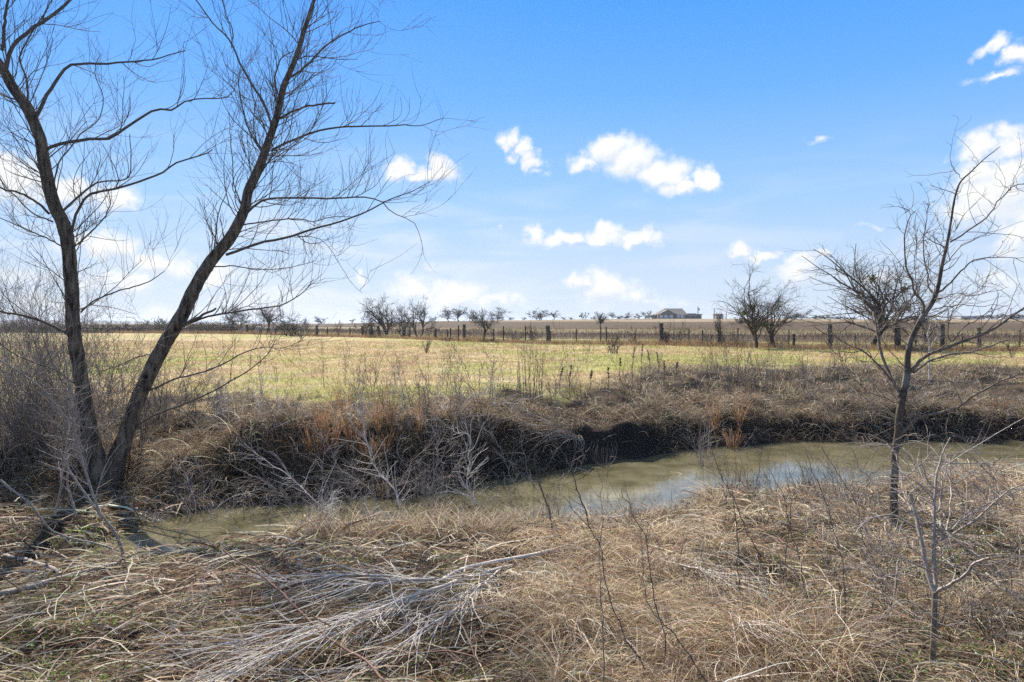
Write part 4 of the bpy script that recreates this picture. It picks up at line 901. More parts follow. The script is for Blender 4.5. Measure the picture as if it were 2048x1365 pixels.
# many more fine stems right of centre (kept as separate small plants)
for k in range(28):
    px = 1200+k*31+random.uniform(-12, 12); py = random.uniform(1010, 1330)
    shrub('dry_weed', f'spindly dry weed standing in the tan grass, {ORD[k]} from the left', 'weed', gp(px, py), random.uniform(.4, .95), 5, .2, .0034, (M_twig, M_grey, M_limb)[k % 3], (RNG.normal()*.2, 0), 30, 40, .1, 'spindly weeds in the near tan grass', (52, 88), .0018, (.1, .35), .3)
for k in range(20):
    px = 10+k*50+random.uniform(-20, 20); py = random.uniform(1060, 1330)
    shrub('dry_twig_plant', f'small pale twig plant on the stem mat, {ORD[k]} from the left', 'weed', gp(px, py), random.uniform(.25, .6), 3, .08, .004, M_grey if k % 2 else M_pale, (RNG.normal()*.3, 0), 16, 18, .18, 'small twig plants on the stem mat', (50, 85), .0012, (.2, .5), .1)

# ------------------------------------------------------------------ trees and bushes of the middle distance
def fit(parts, base, H, W):
    A = np.concatenate([p[0].reshape(-1, 3) for p in parts])-base
    lo, hi = np.percentile(A[:, 0], 1.5), np.percentile(A[:, 0], 98.5); top = np.percentile(A[:, 2], 99.7)
    sx_ = W/(hi-lo); sz = H/top; cx = (lo+hi)/2*sx_
    o_ = []
    for P, R in parts:
        Q = (P-base)*np.array([sx_, sx_, sz]); Q[..., 0] -= cx*np.clip(Q[..., 2:3][..., 0]/H*1.6, 0, 1)
        o_.append((Q+base, R))
    return o_
def leafcloud(mb, C, n, rad_, size, pal):
    k = RNG.integers(0, len(C), n); c = C[k]+RNG.normal(size=(n, 3))*rad_
    a = norm(RNG.normal(size=(n, 3)))*size*RNG.uniform(.6, 1.3, (n, 1)); b_ = norm(np.cross(a, RNG.normal(size=(n, 3))))*size*.45
    V = np.stack([c-a, c+b_, c+a, c-b_], 1).reshape(-1, 3); F = np.arange(n*4).reshape(n, 4)
    mb.add(V, F, np.repeat(pick(pal, n), 4, axis=0))
EVG = [(3, (.045,.06,.025)), (2, (.065,.08,.035)), (1, (.09,.10,.045))]
MIS = [(3, (.12,.14,.04)), (2, (.09,.11,.035)), (1, (.17,.17,.06))]
def tree(label, px, Y, top, wpx, fork=.25, nst=1, nl=7, n1=50, n2=160, n3=300, mist=0, green=0, base_py=None, cat='tree', name='bare_tree', m=None, r0=None, spready=.8, lean=0, mr=.16, group=None, up_=.3):
    x = (px-1024)/FPX*Y; b0 = np.array([x, Y, h1(x, Y)-.05]); H = at(px, top, Y)[2]-b0[2]; W = wpx/FPX*Y
    m = m or M_dark; r0 = r0 or H*.028; rm = max(.003, Y/FPX*.26)
    o = thing(name, label, cat, b0, group)
    TP_, TRr = [], []
    for k in range(nst):
        a = RNG.uniform(0, 6.28); q = np.array([math.cos(a)*.12*H*(nst > 1), math.sin(a)*.08*H*(nst > 1), 0]); f = H*fork*.8*RNG.uniform(.8, 1.2)
        top_ = b0+q*1.6+np.array([RNG.normal()*.05*H+lean*f, RNG.normal()*.05*H, f]); P, R = resample([b0+q*.5, (b0+q+top_)/2+RNG.normal(size=3)*.02*H, top_], [r0*1.25, r0, r0*.85], 8)
        TP_.append(P); TRr.append(R*(.75 if nst > 1 else 1))
    TP_ = np.stack(TP_); TRr = np.stack(TRr)
    n = nl*nst; k = np.repeat(np.arange(nst), nl); az_ = RNG.uniform(0, 6.28, n)+np.arange(n); e = np.radians(18+70*RNG.random(n)**.7)
    d = np.stack([np.cos(az_)*np.cos(e), np.sin(az_)*np.cos(e)*spready, np.sin(e)], 1); p = TP_[k, -1]-(TP_[k, -1]-TP_[k, -3])*RNG.uniform(0, 1.8, (n, 1)); P = [p]
    ln = (H*(1-fork*.6))*RNG.uniform(.6, 1.0, n)*(.62+.42*np.sin(e)); cu = RNG.normal(size=(n, 3))*.1
    for j in range(9):
        p = p+d*(ln/9)[:, None]; P.append(p); d = norm(d+RNG.normal(size=(n, 3))*.16+cu+np.array([0, 0, up_/12]))
    LP = np.stack(P, 1); LR = (r0*RNG.uniform(.38, .62, n))[:, None]*np.linspace(1, .22, 10)[None]; LR = np.maximum(LR, rm*.8)
    parts = [(TP_, TRr), (LP, LR)]
    s1 = spawn(LP, LR, n1, .12, 1, (25, 65), (.14*H, .42*H), .55, rm, 7, .15, .2, .4, tip=.5); parts.append(s1)
    if n2: s2 = spawn(s1[0], s1[1], n2, .1, 1, (25, 65), (.07*H, .22*H), .6, rm*.8, 5, .15, .1, .3, tip=.6); parts.append(s2)
    if n3: parts.append(spawn(s2[0], s2[1], n3, .1, 1, (25, 65), (.04*H, .12*H), .7, rm*.65, 4, .15, .1, .3, tip=.7))
    parts = fit(parts, b0, H, W)
    wood(o, 'trunk', m, parts[:1], 8)
    mb = MB()
    for q in parts[1:]: mb.tube(q[0], np.maximum(q[1], 0), 4 if q[1].max() > rm*2 else 3)
    mb.build('crown', M_ftwig if Y > 30 else m, o)
    if mist or green:
        mb = MB(); A = parts[1][0].reshape(-1, 3); B = parts[2][0].reshape(-1, 3)
        if mist:
            C = parts[1][0][:, 2:8].reshape(-1, 3); C = C[RNG.integers(0, len(C), mist)]
            for c in C: leafcloud(mb, c[None], 90, H*.028*mr/.16, H*.014, MIS)
        if green: leafcloud(mb, np.concatenate([A, B]), green, H*.035, H*.02, EVG)
        mb.build('foliage', M_fol, o)
    return o
def bush(label, px, Y, top, wpx, nst=26, n1=160, n2=300, green=0, group=None, name='bare_bush', pal=None):
    x = (px-1024)/FPX*Y; b0 = np.array([x, Y, h1(x, Y)-.03]); H = at(px, top, Y)[2]-b0[2]; W = wpx/FPX*Y; rm = max(.003, Y/FPX*.26)
    n = nst; a = RNG.uniform(0, 6.28, n); e = np.radians(RNG.uniform(35, 88, n)); d = np.stack([np.cos(a)*np.cos(e), np.sin(a)*np.cos(e)*.7, np.sin(e)], 1)
    p = b0+np.stack([RNG.normal(size=n)*W*.13, RNG.normal(size=n)*W*.08, np.zeros(n)], 1); P = [p]; ln = H*RNG.uniform(.6, 1.1, n)
    for j in range(6): p = p+d*(ln/6)[:, None]; P.append(p); d = norm(d+RNG.normal(size=(n, 3))*.15)
    P = np.stack(P, 1); R = np.maximum((H*.012*RNG.uniform(.6, 1.2, n))[:, None]*np.linspace(1, .3, 7)[None], rm*.8)
    s1 = spawn(P, R, n1, .1, 1, (25, 65), (.15*H, .4*H), .6, rm, 5, .15, .1, .3, tip=.6); parts = [(P, R), s1]
    if n2: parts.append(spawn(s1[0], s1[1], n2, .1, 1, (25, 65), (.08*H, .22*H), .7, rm*.8, 4, .15, .1, .3, tip=.7))
    parts = fit(parts, b0, H, W); mb = MB()
    for q in parts: mb.tube(q[0]-b0, q[1], 3)
    if green:
        o = thing(name, label, 'bush', b0, group); mb.V = [v+b0 for v in mb.V]; mb.build('branches', M_ftwig, o)
        m2 = MB(); leafcloud(m2, np.concatenate([q[0].reshape(-1, 3) for q in parts[:2]]), green, H*.07, max(.05, H*.035), pal or EVG); m2.build('foliage', M_fol, o); return o
    o = mb.build(name, M_ftwig); o.location = b0; return tag(o, label, 'bush', group)

FY_ = lambda px: float(np.interp(px, [0,495,634,742,929,1094,1322,1660,1960,2100], [140,96,83,77,61,54,51.6,43.8,41,40]))
T = tree
T('gnarled bare tree with a dead snag top left of the pale field rocks', 462, 118, 604, 44, .4, 1, 6, 60, 260, 500, mist=3)
T('short snag-topped bare tree among the dark brush at the left', 484, 116, 614, 46, .35, 1, 6, 60, 200, 400, mist=3)
T('round-headed bare tree with green mistletoe standing over the left hedgerow', 538, 108, 604, 58, .42, 1, 8, 70, 300, 700, mist=9, mr=.2)
T('many-stemmed rounded bare tree inside the fence left of the rust-brown post', 577, 84, 623, 78, .12, 4, 5, 90, 320, 700)
T('small bare tree between the rounded tree and the rust-brown post', 612, 90, 637, 30, .2, 2, 4, 40, 120, 200)
T('lone little bare tree on the left skyline', 641, 262, 633, 24, .15, 3, 4, 60, 160, 200)
T('thin forked bare sapling at the fence right of the rust-brown post', 677, 84, 638, 18, .3, 1, 5, 20, 60, 80)
T('lowest and leftmost bare tree of the central cluster at the fence', 735, 80, 622, 44, .2, 2, 5, 60, 240, 500)
T('tall wide bare tree in the middle of the central cluster', 770, 79, 591, 96, .3, 2, 6, 110, 420, 1100, mist=4)
T('bare tree filling the gap in the central cluster', 808, 80, 612, 54, .3, 2, 5, 60, 240, 500)
T('bare tree with V-shaped limbs at the right end of the central cluster', 838, 77, 593, 84, .35, 2, 5, 80, 300, 800)
T('leaning bare tree at the left of the skyline group beyond the central cluster', 899, 255, 613, 34, .25, 2, 5, 60, 200, 300, mist=3)
T('dark bare tree in the middle of the skyline group beyond the central cluster', 920, 256, 612, 28, .25, 2, 5, 60, 200, 300, mist=3)
T('small dark tree right of the skyline group beyond the central cluster', 942, 258, 619, 26, .2, 2, 5, 50, 160, 200, mist=4)
T('crooked mesquite tree with a bare trunk beside the tall weathered post', 967, 60, 619, 62, .42, 1, 8, 70, 260, 600, mist=2)
T('domed bare tree on the skyline right of the crooked mesquite', 996, 256, 615, 40, .2, 1, 9, 80, 260, 400)
T('dense bare tree on the skyline behind the tall reeds', 1076, 254, 617, 42, .2, 3, 5, 90, 260, 400, green=300)
T('open bare tree on the skyline left of the leaning dark post', 1105, 258, 620, 28, .3, 2, 4, 40, 120, 160, mist=2)
T('tiny bare tree on the skyline above the leaning dark post', 1127, 262, 634, 14, .2, 1, 5, 20, 50, 50)
T('small dark skyline tree between the leaning post and the round-headed tree', 1168, 258, 625, 20, .2, 2, 5, 40, 120, 160, green=160)
T('dark round-headed tree on a thin trunk in the far strip', 1202, 125, 624, 28, .5, 1, 8, 60, 200, 300, green=900, m=M_dark)
T('pale little skyline tree just right of the round-headed tree', 1223, 260, 624, 18, .3, 1, 6, 30, 90, 100)
T('dark clumped skyline tree, left one of the row leading to the farmhouse', 1253, 258, 624, 26, .2, 2, 5, 50, 140, 200, green=200, mist=2)
T('dark clumped skyline tree, middle one of the row leading to the farmhouse', 1276, 258, 627, 20, .2, 2, 4, 40, 120, 150, green=120)
T('spiky dark skyline tree, right one of the row leading to the farmhouse', 1293, 258, 622, 18, .25, 1, 5, 40, 120, 150, green=120)
T('very small dark tree at the left end of the farmhouse carport', 1304, 262, 629, 10, .2, 1, 5, 20, 50, 50, green=60)
T('wide bare tree with several trunks and mistletoe right of the small house', 1513, 44.5, 524, 150, .26, 1, 17, 120, 420, 700, mist=4, r0=.105, spready=1, mr=.1)
T('slimmer dark-trunked bare tree standing beside the wide bare tree at the fence', 1547, 45.5, 562, 80, .34, 1, 9, 60, 200, 300, mist=1, mr=.1)
T('broad bare tree with a twiggy nest of mistletoe right of the broad weathered post', 1744, 43.2, 482, 250, .24, 1, 15, 150, 560, 900, mist=5, spready=1, r0=.15, mr=.10)
T('bare tree behind the fence seen through the young tree', 1835, 46, 590, 90, .3, 2, 6, 70, 260, 500)
T('scraggy bare tree on the right skyline beyond the broad bare tree', 1602, 240, 618, 50, .25, 1, 7, 60, 200, 300, mist=3)
for k, (px, tp, w) in enumerate([(705,636,12),(862,634,14),(1022,633,16),(1048,634,12),(1142,634,10),(1186,633,12),(1238,632,12)]):
    T(f'tiny bare tree on the bare middle skyline, {ORD[k]} from the left', px, 264+k % 3*5, tp, w, .2, 2, 4, 30, 80, 80, group='tiny trees on the middle skyline')
for k, (px, tp, w) in enumerate([(1582,632,26),(1625,630,34),(1650,631,30),(1672,633,22),(1700,634,24),(1930,634,16),(1965,629,36),(1990,630,30),(2012,626,30)]):
    T(f'low grey tree of the right skyline wood, {ORD[k]} from the left', px, 268+k % 3*6, tp, w, .15, 3, 4, 60, 160, 160, group='low trees of the right skyline wood')
bush('dark evergreen bush in the hedgerow left of the mistletoe tree', 511, 108, 641, 34, green=900, name='evergreen_bush')
bush('dark evergreen tree-like bush at the right edge of the skyline', 2034, 262, 627, 40, green=1100, name='evergreen_bush')
bush('small olive evergreen bush on the skyline behind the wide bare tree', 1482, 180, 635, 24, green=400, name='evergreen_bush')
hx_ = sorted([(8,640,70,112),(48,634,60,114),(88,640,60,110),(122,641,56,112),(158,642,60,113),(200,640,60,110),(240,643,60,112),(280,640,56,114),(318,634,50,116),(352,640,56,112),(388,640,52,112),(420,640,52,110),(448,642,44,108),(476,646,40,106),(560,648,40,112),(596,650,40,118)])
for k, (px, tp, w, Y) in enumerate(hx_):
    bush(f'leafless hedgerow bush along the left of the field, {ORD[k]} from the left', px, Y, tp, w, 40, 260, 420, green=120 if k in (8, 9, 12) else 0, group='hedgerow bushes along the left of the field')
for k, (px, Y, tp, w, lb) in enumerate([(603,70,654,26,'thin grey shrub in the field left of the fence gap'),(855,38,662,22,'slim twiggy shrub in the field before the weathered posts'),(1026,58,656,48,'dense round brown bush on the fence line'),(1066,57,650,30,'dark twig thicket at the fence behind the reeds'),
    (1226,37,655,44,'open twiggy bush in the field right of the leaning post'),(1268,52,650,26,'small crooked bush at the fence right of the open twiggy bush'),(1352,51,638,86,'sprawling two-limbed bush right of the mossy fence post'),(1440,48,620,30,'tall thin grey sapling clump before the small far house'),
    (1420,48,665,60,'low brown brush on the fence line left of the wide bare tree'),(1475,47,662,56,'low tangled brush under the left side of the wide bare tree'),(1560,46,672,60,'low dark brush under the slimmer bare tree'),(1880,43,668,60,'low brown brush behind the far right weathered posts'),(1330,51,660,30,'thin brush clump beside the mossy fence post'),
    (750,79,662,40,'dark brush at the feet of the central tree cluster'),(815,78,664,44,'low green-brown brush under the right of the central tree cluster'),(2024,33,668,26,'small twisted bare shrub at the right edge of the field'),(893,59,668,26,'short brown brush by the stubby weathered post')]):
    thin = w < 30
    bush(lb, px, Y, tp, w, 8 if thin else 16, 50 if thin else 90, 80 if thin else 160)

# ------------------------------------------------------------------ fence
FP = [] 
def post(px, top, bot, wpx, kind, label, leanx=0., group=None):
    Y = FY_(px); x = (px-1024)/FPX*Y; z0 = h1(x, Y); H = at(px, top, Y)[2]-z0; r = wpx/2/FPX*Y; FP.append((x, Y, z0, H))
    n = 14; t = np.linspace(0, 1, n); P = np.stack([-leanx*H*(1-t)+RNG.normal()*.01*t, t*0+RNG.normal()*.03*t, -.15+(H+.15)*t], 1); P[:, :2] += np.cumsum(RNG.normal(size=(n, 2))*r*.10, axis=0)
    R = r*np.linspace(1.1, .92, n)*(1+RNG.normal(size=n)*.03)
    if kind == 'w':
        V, F, cap = trunk(P, R, 14, int(px) % 17, .10); mb = MB(); mb.add(V, F); mb.add(V, cap); o = mb.build('wooden_post', M_post)
    else:
        mb = MB(); w_ = max(r, .018); V0 = []
        mb.box((0, 0, H/2-.1), (w_*2, .006, H+.2)); mb.box((0, -w_*.8, H/2-.1), (.006, w_*1.6, H+.19))
        for q in range(9): mb.box((0, .007, .25+q*(H-.35)/8), (w_*1.3, .008, .02))
        o = mb.build('steel_post', M_steel, smooth=False)
    o.location = (x, Y, z0); tag(o, label, 'fence post', group)
WP = [(495,651,669,5,'dark weathered post left of the pale rocks'),(552,657,672,5,'short dark post right of the pale rocks'),(634,651,673,5,'rust-brown wooden post standing alone in the gap left of centre'),
 (725,652,674,5,'left wooden post of the central tree cluster'),(742.5,652,675,6,'stout dark wooden post left of the wooden brace rail'),(758,652,676,6,'stout dark wooden post right of the wooden brace rail'),(808,653,675,5,'weathered wooden post behind the central tree cluster'),(819.5,653,676,4,'thin wooden post left of the V-shaped tree'),
 (872,658,678,5,'stubby grey post right of the central tree cluster'),(929.5,649,683,6.5,'tall weathered post left of the crooked mesquite tree'),(1094.5,652,688,9,'thick dark post leaning left near the picture centre'),(1322,646,690,8.5,'mottled brown post below the farmhouse'),
 (1588,668,700,5,'short knobbly post right of the slimmer bare tree'),(1660,650,698,9,'broad weathered grey post left of the broad bare tree'),(1798,646,699,9,'broad grey post with a brace, left of the young tree trunk'),(1885,650,702,9,'broad grey post right of the young tree trunk'),(1960,655,701,7,'weathered grey post nearest the right edge')]
SPs = [(522,657,670),(535,657,670),(590,655,672),(655,655,674),(700,655,675),(895,659,680),(901,656,680),(917,651,681),(987,659,683),(1007,653,685),(1051,653,687),(1152.5,658,690),(1201.5,656,689),(1213,654,689),(1330,664,690),(1378,658,692),(1405,660,692),(1441,655,693),(1476,656,694),(1578,661,696),(1710,667,697),(1790,658,698),(1925,668,702),(2040,660,705)]
for p in WP: post(*p[:4], 'w', p[4], leanx=-.13 if p[0] == 1094.5 else (-.03 if p[0] == 1322 else 0), group='wooden posts along the field fence')
for k, p in enumerate(SPs): post(p[0], p[1], p[2], 2.2, 's', f'thin rusted steel post in the field fence, {ORD[k]} from the left', group='thin steel fence posts')
FP.sort(key=lambda q: q[0])
F0 = [(-60, 108), (-48, 102)]; pts = [(a, fence_y(a), h1(a, float(fence_y(a))), 1.3) for a, b_ in F0]+FP+[(34, 40, h1(34, 40), 1.3), (48, 38.5, h1(48, 38.5), 1.3)]
fo = thing('wire_fence', 'rusty wire mesh fence strung between the posts across the field', 'fence', (0, 55, 0))
mb = MB(); lines = []
for hgt in (.12, .28, .44, .60, .80, 1.02, 1.2):
    Q = []
    for i_ in range(len(pts)-1):
        a, b_ = np.array(pts[i_][:3]), np.array(pts[i_+1][:3]); t = np.linspace(0, 1, 5)[:-1, None]; s_ = a+(b_-a)*t; s_[:, 2] += hgt-.03*np.sin(t[:, 0]*math.pi); Q.append(s_)
    Q = np.concatenate(Q); rr = np.clip(Q[:, 1]/FPX*.24, .004, .02); mb.tube(Q[None], rr[None], 3)
mb.build('strand', M_steel, fo)
VW = []; 
xs_ = np.arange(-45, 46, .32)
PX = np.array([p[0] for p in pts]); PY = np.array([p[1] for p in pts]); PZ = np.array([p[2] for p in pts])
yy = np.interp(xs_, PX, PY); zz = np.interp(xs_, PX, PZ)
V2 = np.stack([np.stack([xs_, yy, zz+.1], 1), np.stack([xs_, yy, zz+.81], 1)], 1); mb = MB(); mb.tube(V2, np.repeat((yy/FPX*.12)[:, None], 2, 1), 3); tag(mb.build('mesh_wire', M_steel, fo), kind='stuff')
# brace rail between the two stout posts
a, b_ = at(743, 662, 77.2), at(758, 662, 76.2); mb = MB(); P, R = resample([a, (a+b_)/2, b_], [.07, .065, .06], 8); mb.tube((P-a)[None], R[None], 8); o = mb.build('brace_rail', M_post); o.location = a; tag(o, 'horizontal wooden brace rail between two stout posts in the central tree cluster', 'rail')
a, b_ = at(1790, 698, 42.3), at(1797, 655, 42.2); mb = MB(); P, R = resample([a, (a+b_)/2, b_], [.06, .055, .05], 8); mb.tube((P-a)[None], R[None], 8); o = mb.build('brace_pole', M_post); o.location = a; tag(o, 'thin slanted brace pole leaning on the broad grey post left of the young tree', 'pole')

# ------------------------------------------------------------------ rocks
M_rock = bark('pale_limestone', (.26, .23, .18), (.42, .38, .31), 4, 1, .5, .05)
def rock(px, Y, w, h, label):
    x = (px-1024)/FPX*Y; z = h1(x, Y); nu, nv = 16, 9; u = np.linspace(0, 2*math.pi, nu, endpoint=False); v = np.linspace(-.5*math.pi, .5*math.pi, nv); U, Vv = np.meshgrid(u, v)
    P = np.stack([np.cos(U)*np.cos(Vv), np.sin(U)*np.cos(Vv), np.sin(Vv)], -1); P = P*(1+.35*(fbm(P[..., 0]*2+px, P[..., 1]*2+P[..., 2]*1.7, .9, 5)[..., None]-.5)*2)
    P = P*np.array([w/2, w*.35, h*.62]); P[..., 2] = np.maximum(P[..., 2]+h*.35, -.1)
    i_ = np.arange(nv-1)[:, None]*nu+np.arange(nu)[None]; j_ = np.arange(nv-1)[:, None]*nu+((np.arange(nu)+1) % nu)[None]; F = np.stack([i_, j_, j_+nu, i_+nu], -1).reshape(-1, 4)
    o = mk('rock', P.reshape(-1, 3), F, M_rock); o.location = (x, Y, z); tag(o, label, 'rock')
rock(486, 100, .9, .8, 'bright pale rock beside the dark weathered post at the left'); rock(517, 99, 1.1, 1.1, 'rounded pale rock below the evergreen hedgerow bush'); rock(547, 98, .8, 1.0, 'tan rock next to the short dark post'); rock(476, 100, .6, .5, 'small pale rock leftmost in the brown grass')

# ------------------------------------------------------------------ farmstead on the skyline
def plain(name, c, rough=.8):
    m = bark(name, tuple(v*.85 for v in c), tuple(min(1, v*1.1) for v in c), 3, 1, 0); return m
M_shingle = plain('grey_brown_shingles', (.19,.165,.14)); M_wall = plain('tan_brick_wall', (.34,.27,.22)); M_white = plain('white_trim', (.72,.73,.74)); M_glass, _, gb = new_mat('window_glass'); gb.inputs['Base Color'].default_value = (.05,.07,.09,1); gb.inputs['Roughness'].default_value = .1
M_tin = plain('pale_metal_roof', (.42,.46,.50)); M_brick = plain('chimney_brick', (.20,.13,.10)); M_wood = plain('creosoted_pole', (.10,.08,.065))
def gable(mb, x0, x1, y0, y1, z0, z1, axis='x', ov=.4):
    """solid gable roof with its ridge along axis"""
    x0 -= ov; x1 += ov; y0 -= ov; y1 += ov; t = .18
    if axis == 'x': V = [(x0,y0,z0),(x1,y0,z0),(x1,y1,z0),(x0,y1,z0),(x0,(y0+y1)/2,z1),(x1,(y0+y1)/2,z1)]; F4 = [(0,1,5,4),(2,3,4,5),(3,2,1,0)]; F3 = [(0,4,3),(1,2,5)]
    else: V = [(x0,y0,z0),(x1,y0,z0),(x1,y1,z0),(x0,y1,z0),((x0+x1)/2,y0,z1),((x0+x1)/2,y1,z1)]; F4 = [(1,2,5,4),(3,0,4,5),(3,2,1,0)]; F3 = [(0,1,4),(2,3,5)]
    V = np.array(V, float); n0 = mb.n; mb.add(V, F4); mb.V.append(np.zeros((0, 3))); mb.F[3].append(np.array(F3)+n0)
HY = 330.; k_ = HY/FPX; HX = lambda px: (px-1024)*k_; HZf = lambda py: at(1340, py, HY)[2]
zb = h1(HX(1340), HY)-.4
hs_ = thing('farmhouse', 'large tan farmhouse with a steep hipped grey roof and a chimney on the skyline', 'house', (HX(1342), HY, zb))
eave = HZf(630); ridge = HZf(617)
mb = MB(); mb.box(((HX(1312)+HX(1372))/2, HY+5, (zb+eave)/2), (HX(1372)-HX(1312), 10, eave-zb)); mb.box((HX(1331), HY-1.4, (zb+eave)/2+.1), (HX(1350)-HX(1314), 2.8, eave-zb+.2)); mb.build('wall', M_wall, hs_, smooth=False)
mb = MB(); x0, x1, ya, yb = HX(1310), HX(1375), HY-.5, HY+10.5
V = np.array([(x0,ya,eave),(x1,ya,eave),(x1,yb,eave),(x0,yb,eave),(HX(1334),HY+5,ridge),(HX(1369),HY+5,ridge)]); mb.add(V, [(0,1,5,4),(2,3,4,5),(3,2,1,0)]); mb.F[3].append(np.array([(0,4,3),(1,2,5)]))
rf = mb.build('roof', M_shingle, hs_, smooth=False)
mb = MB(); gable(mb, HX(1314), HX(1350), HY-3, HY+4.6, eave-.02, HZf(620), 'y'); mb.build('front_gable', M_shingle, hs_, smooth=False)
mb = MB(); mb.box((HX(1334.5), HY+4.6, ridge), (.9, .9, 2.4)); mb.build('chimney', M_brick, rf, smooth=False)
for wxp in (1320, 1329, 1340, 1356, 1364):
    fy_ = HY-2.83 if wxp < 1350 else HY-.03; mb = MB(); mb.box((HX(wxp), fy_, zb+2.0), (1.3, .06, 1.5)); w_ = mb.build('window', M_white, hs_, smooth=False); mb = MB(); mb.box((HX(wxp), fy_-.04, zb+2.0), (1.05, .04, 1.25)); mb.build('pane', M_glass, w_, smooth=False)
mb = MB(); mb.box((HX(1347), HY-2.85, zb+1.6), (1.0, .08, 2.1)); mb.build('door', M_brick, hs_, smooth=False)
cp = thing('carport', 'low open carport with a thin pale roof at the left of the farmhouse', 'carport', (HX(1304), HY+2, zb))
mb = MB(); mb.box((HX(1303.5), HY+3, HZf(631.3)), (HX(1312)-HX(1295), 7, .25)); mb.build('roof', M_tin, cp, smooth=False)
for xx in (1295.8, 1303.5, 1311):
    for yy_ in (HY+.2, HY+6): mb = MB(); mb.box((HX(xx), yy_, (zb+HZf(631.3))/2-.07), (.22, .22, HZf(631.3)-zb-.12)); mb.build('leg', M_wood, cp, smooth=False)
bn = thing('low_outbuilding', 'long low building with a flat pale roof right of the farmhouse', 'building', (HX(1391), HY+4, zb))
mb = MB(); mb.box((HX(1384.5), HY+5, zb+1.7), (HX(1394)-HX(1375.3), 7, 3.4)); mb.box((HX(1399.5), HY+5, zb+1.4), (HX(1404.5)-HX(1394.2), 7, 2.8)); mb.build('wall', M_wall, bn, smooth=False)
mb = MB(); gable(mb, HX(1374.5), HX(1394), HY+1.5, HY+8.5, zb+3.3, HZf(626.8), 'x', .2); mb.build('roof', M_shingle, bn, smooth=False); mb = MB(); mb.box((HX(1399.8), HY+5, zb+3.0), (HX(1406)-HX(1393.6), 8, .35)); mb.build('porch_roof', M_tin, bn, smooth=False)
for wxp in (1379, 1388, 1397, 1402): mb = MB(); mb.box((HX(wxp), HY+1.45, zb+1.7), (1.2, .08, 1.1)); mb.build('window', M_glass, bn, smooth=False)
s2_ = thing('small_house', 'small square house with a dark hipped roof right of the farmhouse', 'house', (HX(1440), HY, zb))
mb = MB(); mb.box((HX(1440), HY+3, zb+1.5), (HX(1447.5)-HX(1433), 5, 3.2)); mb.build('wall', M_wall, s2_, smooth=False)
mb = MB(); e2 = zb+3.05; V = np.array([(HX(1431.5),HY,e2),(HX(1449),HY,e2),(HX(1449),HY+6,e2),(HX(1431.5),HY+6,e2),(HX(1434.5),HY+3,HZf(627.5)),(HX(1446),HY+3,HZf(627.5))]); mb.add(V, [(0,1,5,4),(2,3,4,5),(3,2,1,0)]); mb.F[3].append(np.array([(0,4,3),(1,2,5)])); mb.build('roof', M_shingle, s2_, smooth=False)
for wxp in (1436, 1444): mb = MB(); mb.box((HX(wxp), HY+.46, zb+1.7), (1.1, .08, 1.1)); mb.build('window', M_white, s2_, smooth=False)
mb = MB(); mb.box((HX(1440), HY+.45, zb+1.2), (.9, .1, 2.0)); mb.build('door', M_brick, s2_, smooth=False)
lb_ = thing('long_barn', 'long low pale building far off at the right skyline', 'building', ((1945-1024)/FPX*300, 300, h1((1945-1024)/FPX*300, 300)))
zb3 = lb_.location.z-.3; xa, xb = (1921-1024)/FPX*300, (1968-1024)/FPX*300
mb = MB(); mb.box(((xa+xb)/2, 304, zb3+.9), (xb-xa, 8, 2.4)); mb.build('wall', M_white, lb_, smooth=False); mb = MB(); gable(mb, xa, xb, 300, 308, zb3+2.1, zb3+3.3, 'x', .3); mb.build('roof', M_tin, lb_, smooth=False)
def upole(px, top, Y, label, xf=False, arm=False):
    x = (px-1024)/FPX*Y; z = h1(x, Y); H = at(px, top, Y)[2]-z; o = thing('utility_pole', label, 'pole', (x, Y, z))
    mb = MB(); mb.tube(np.array([[[x, Y, z-.3], [x, Y, z+H*.5], [x, Y, z+H]]]), np.array([[.2, .17, .14]])*max(1, Y/330), 8); mb.build('pole', M_wood, o)
    if arm: mb = MB(); mb.box((x, Y-.2, z+H-.5), (2.2, .12, .14)); mb.build('crossarm', M_wood, o, smooth=False)
    if xf: mb = MB(); mb.tube(np.array([[[x+.5, Y-.1, z+H-2.0], [x+.5, Y-.1, z+H-.9]]]), np.array([[.32, .32]]), 10); mb.build('transformer', M_tin, o)
upole(1395.5, 613, 318, 'utility pole with a transformer standing before the low building right of the farmhouse', xf=True)
upole(1428, 616, 322, 'bare thin pole just left of the small house'); upole(1452, 622, 325, 'shorter pole just right of the small house')
upole(1983, 616, 300, 'utility pole at the right skyline wood, left one', arm=True); upole(2021, 616, 320, 'utility pole at the far right skyline, right one', arm=True); upole(1896, 620, 320, 'thin distant pole seen between the limbs of the young tree')

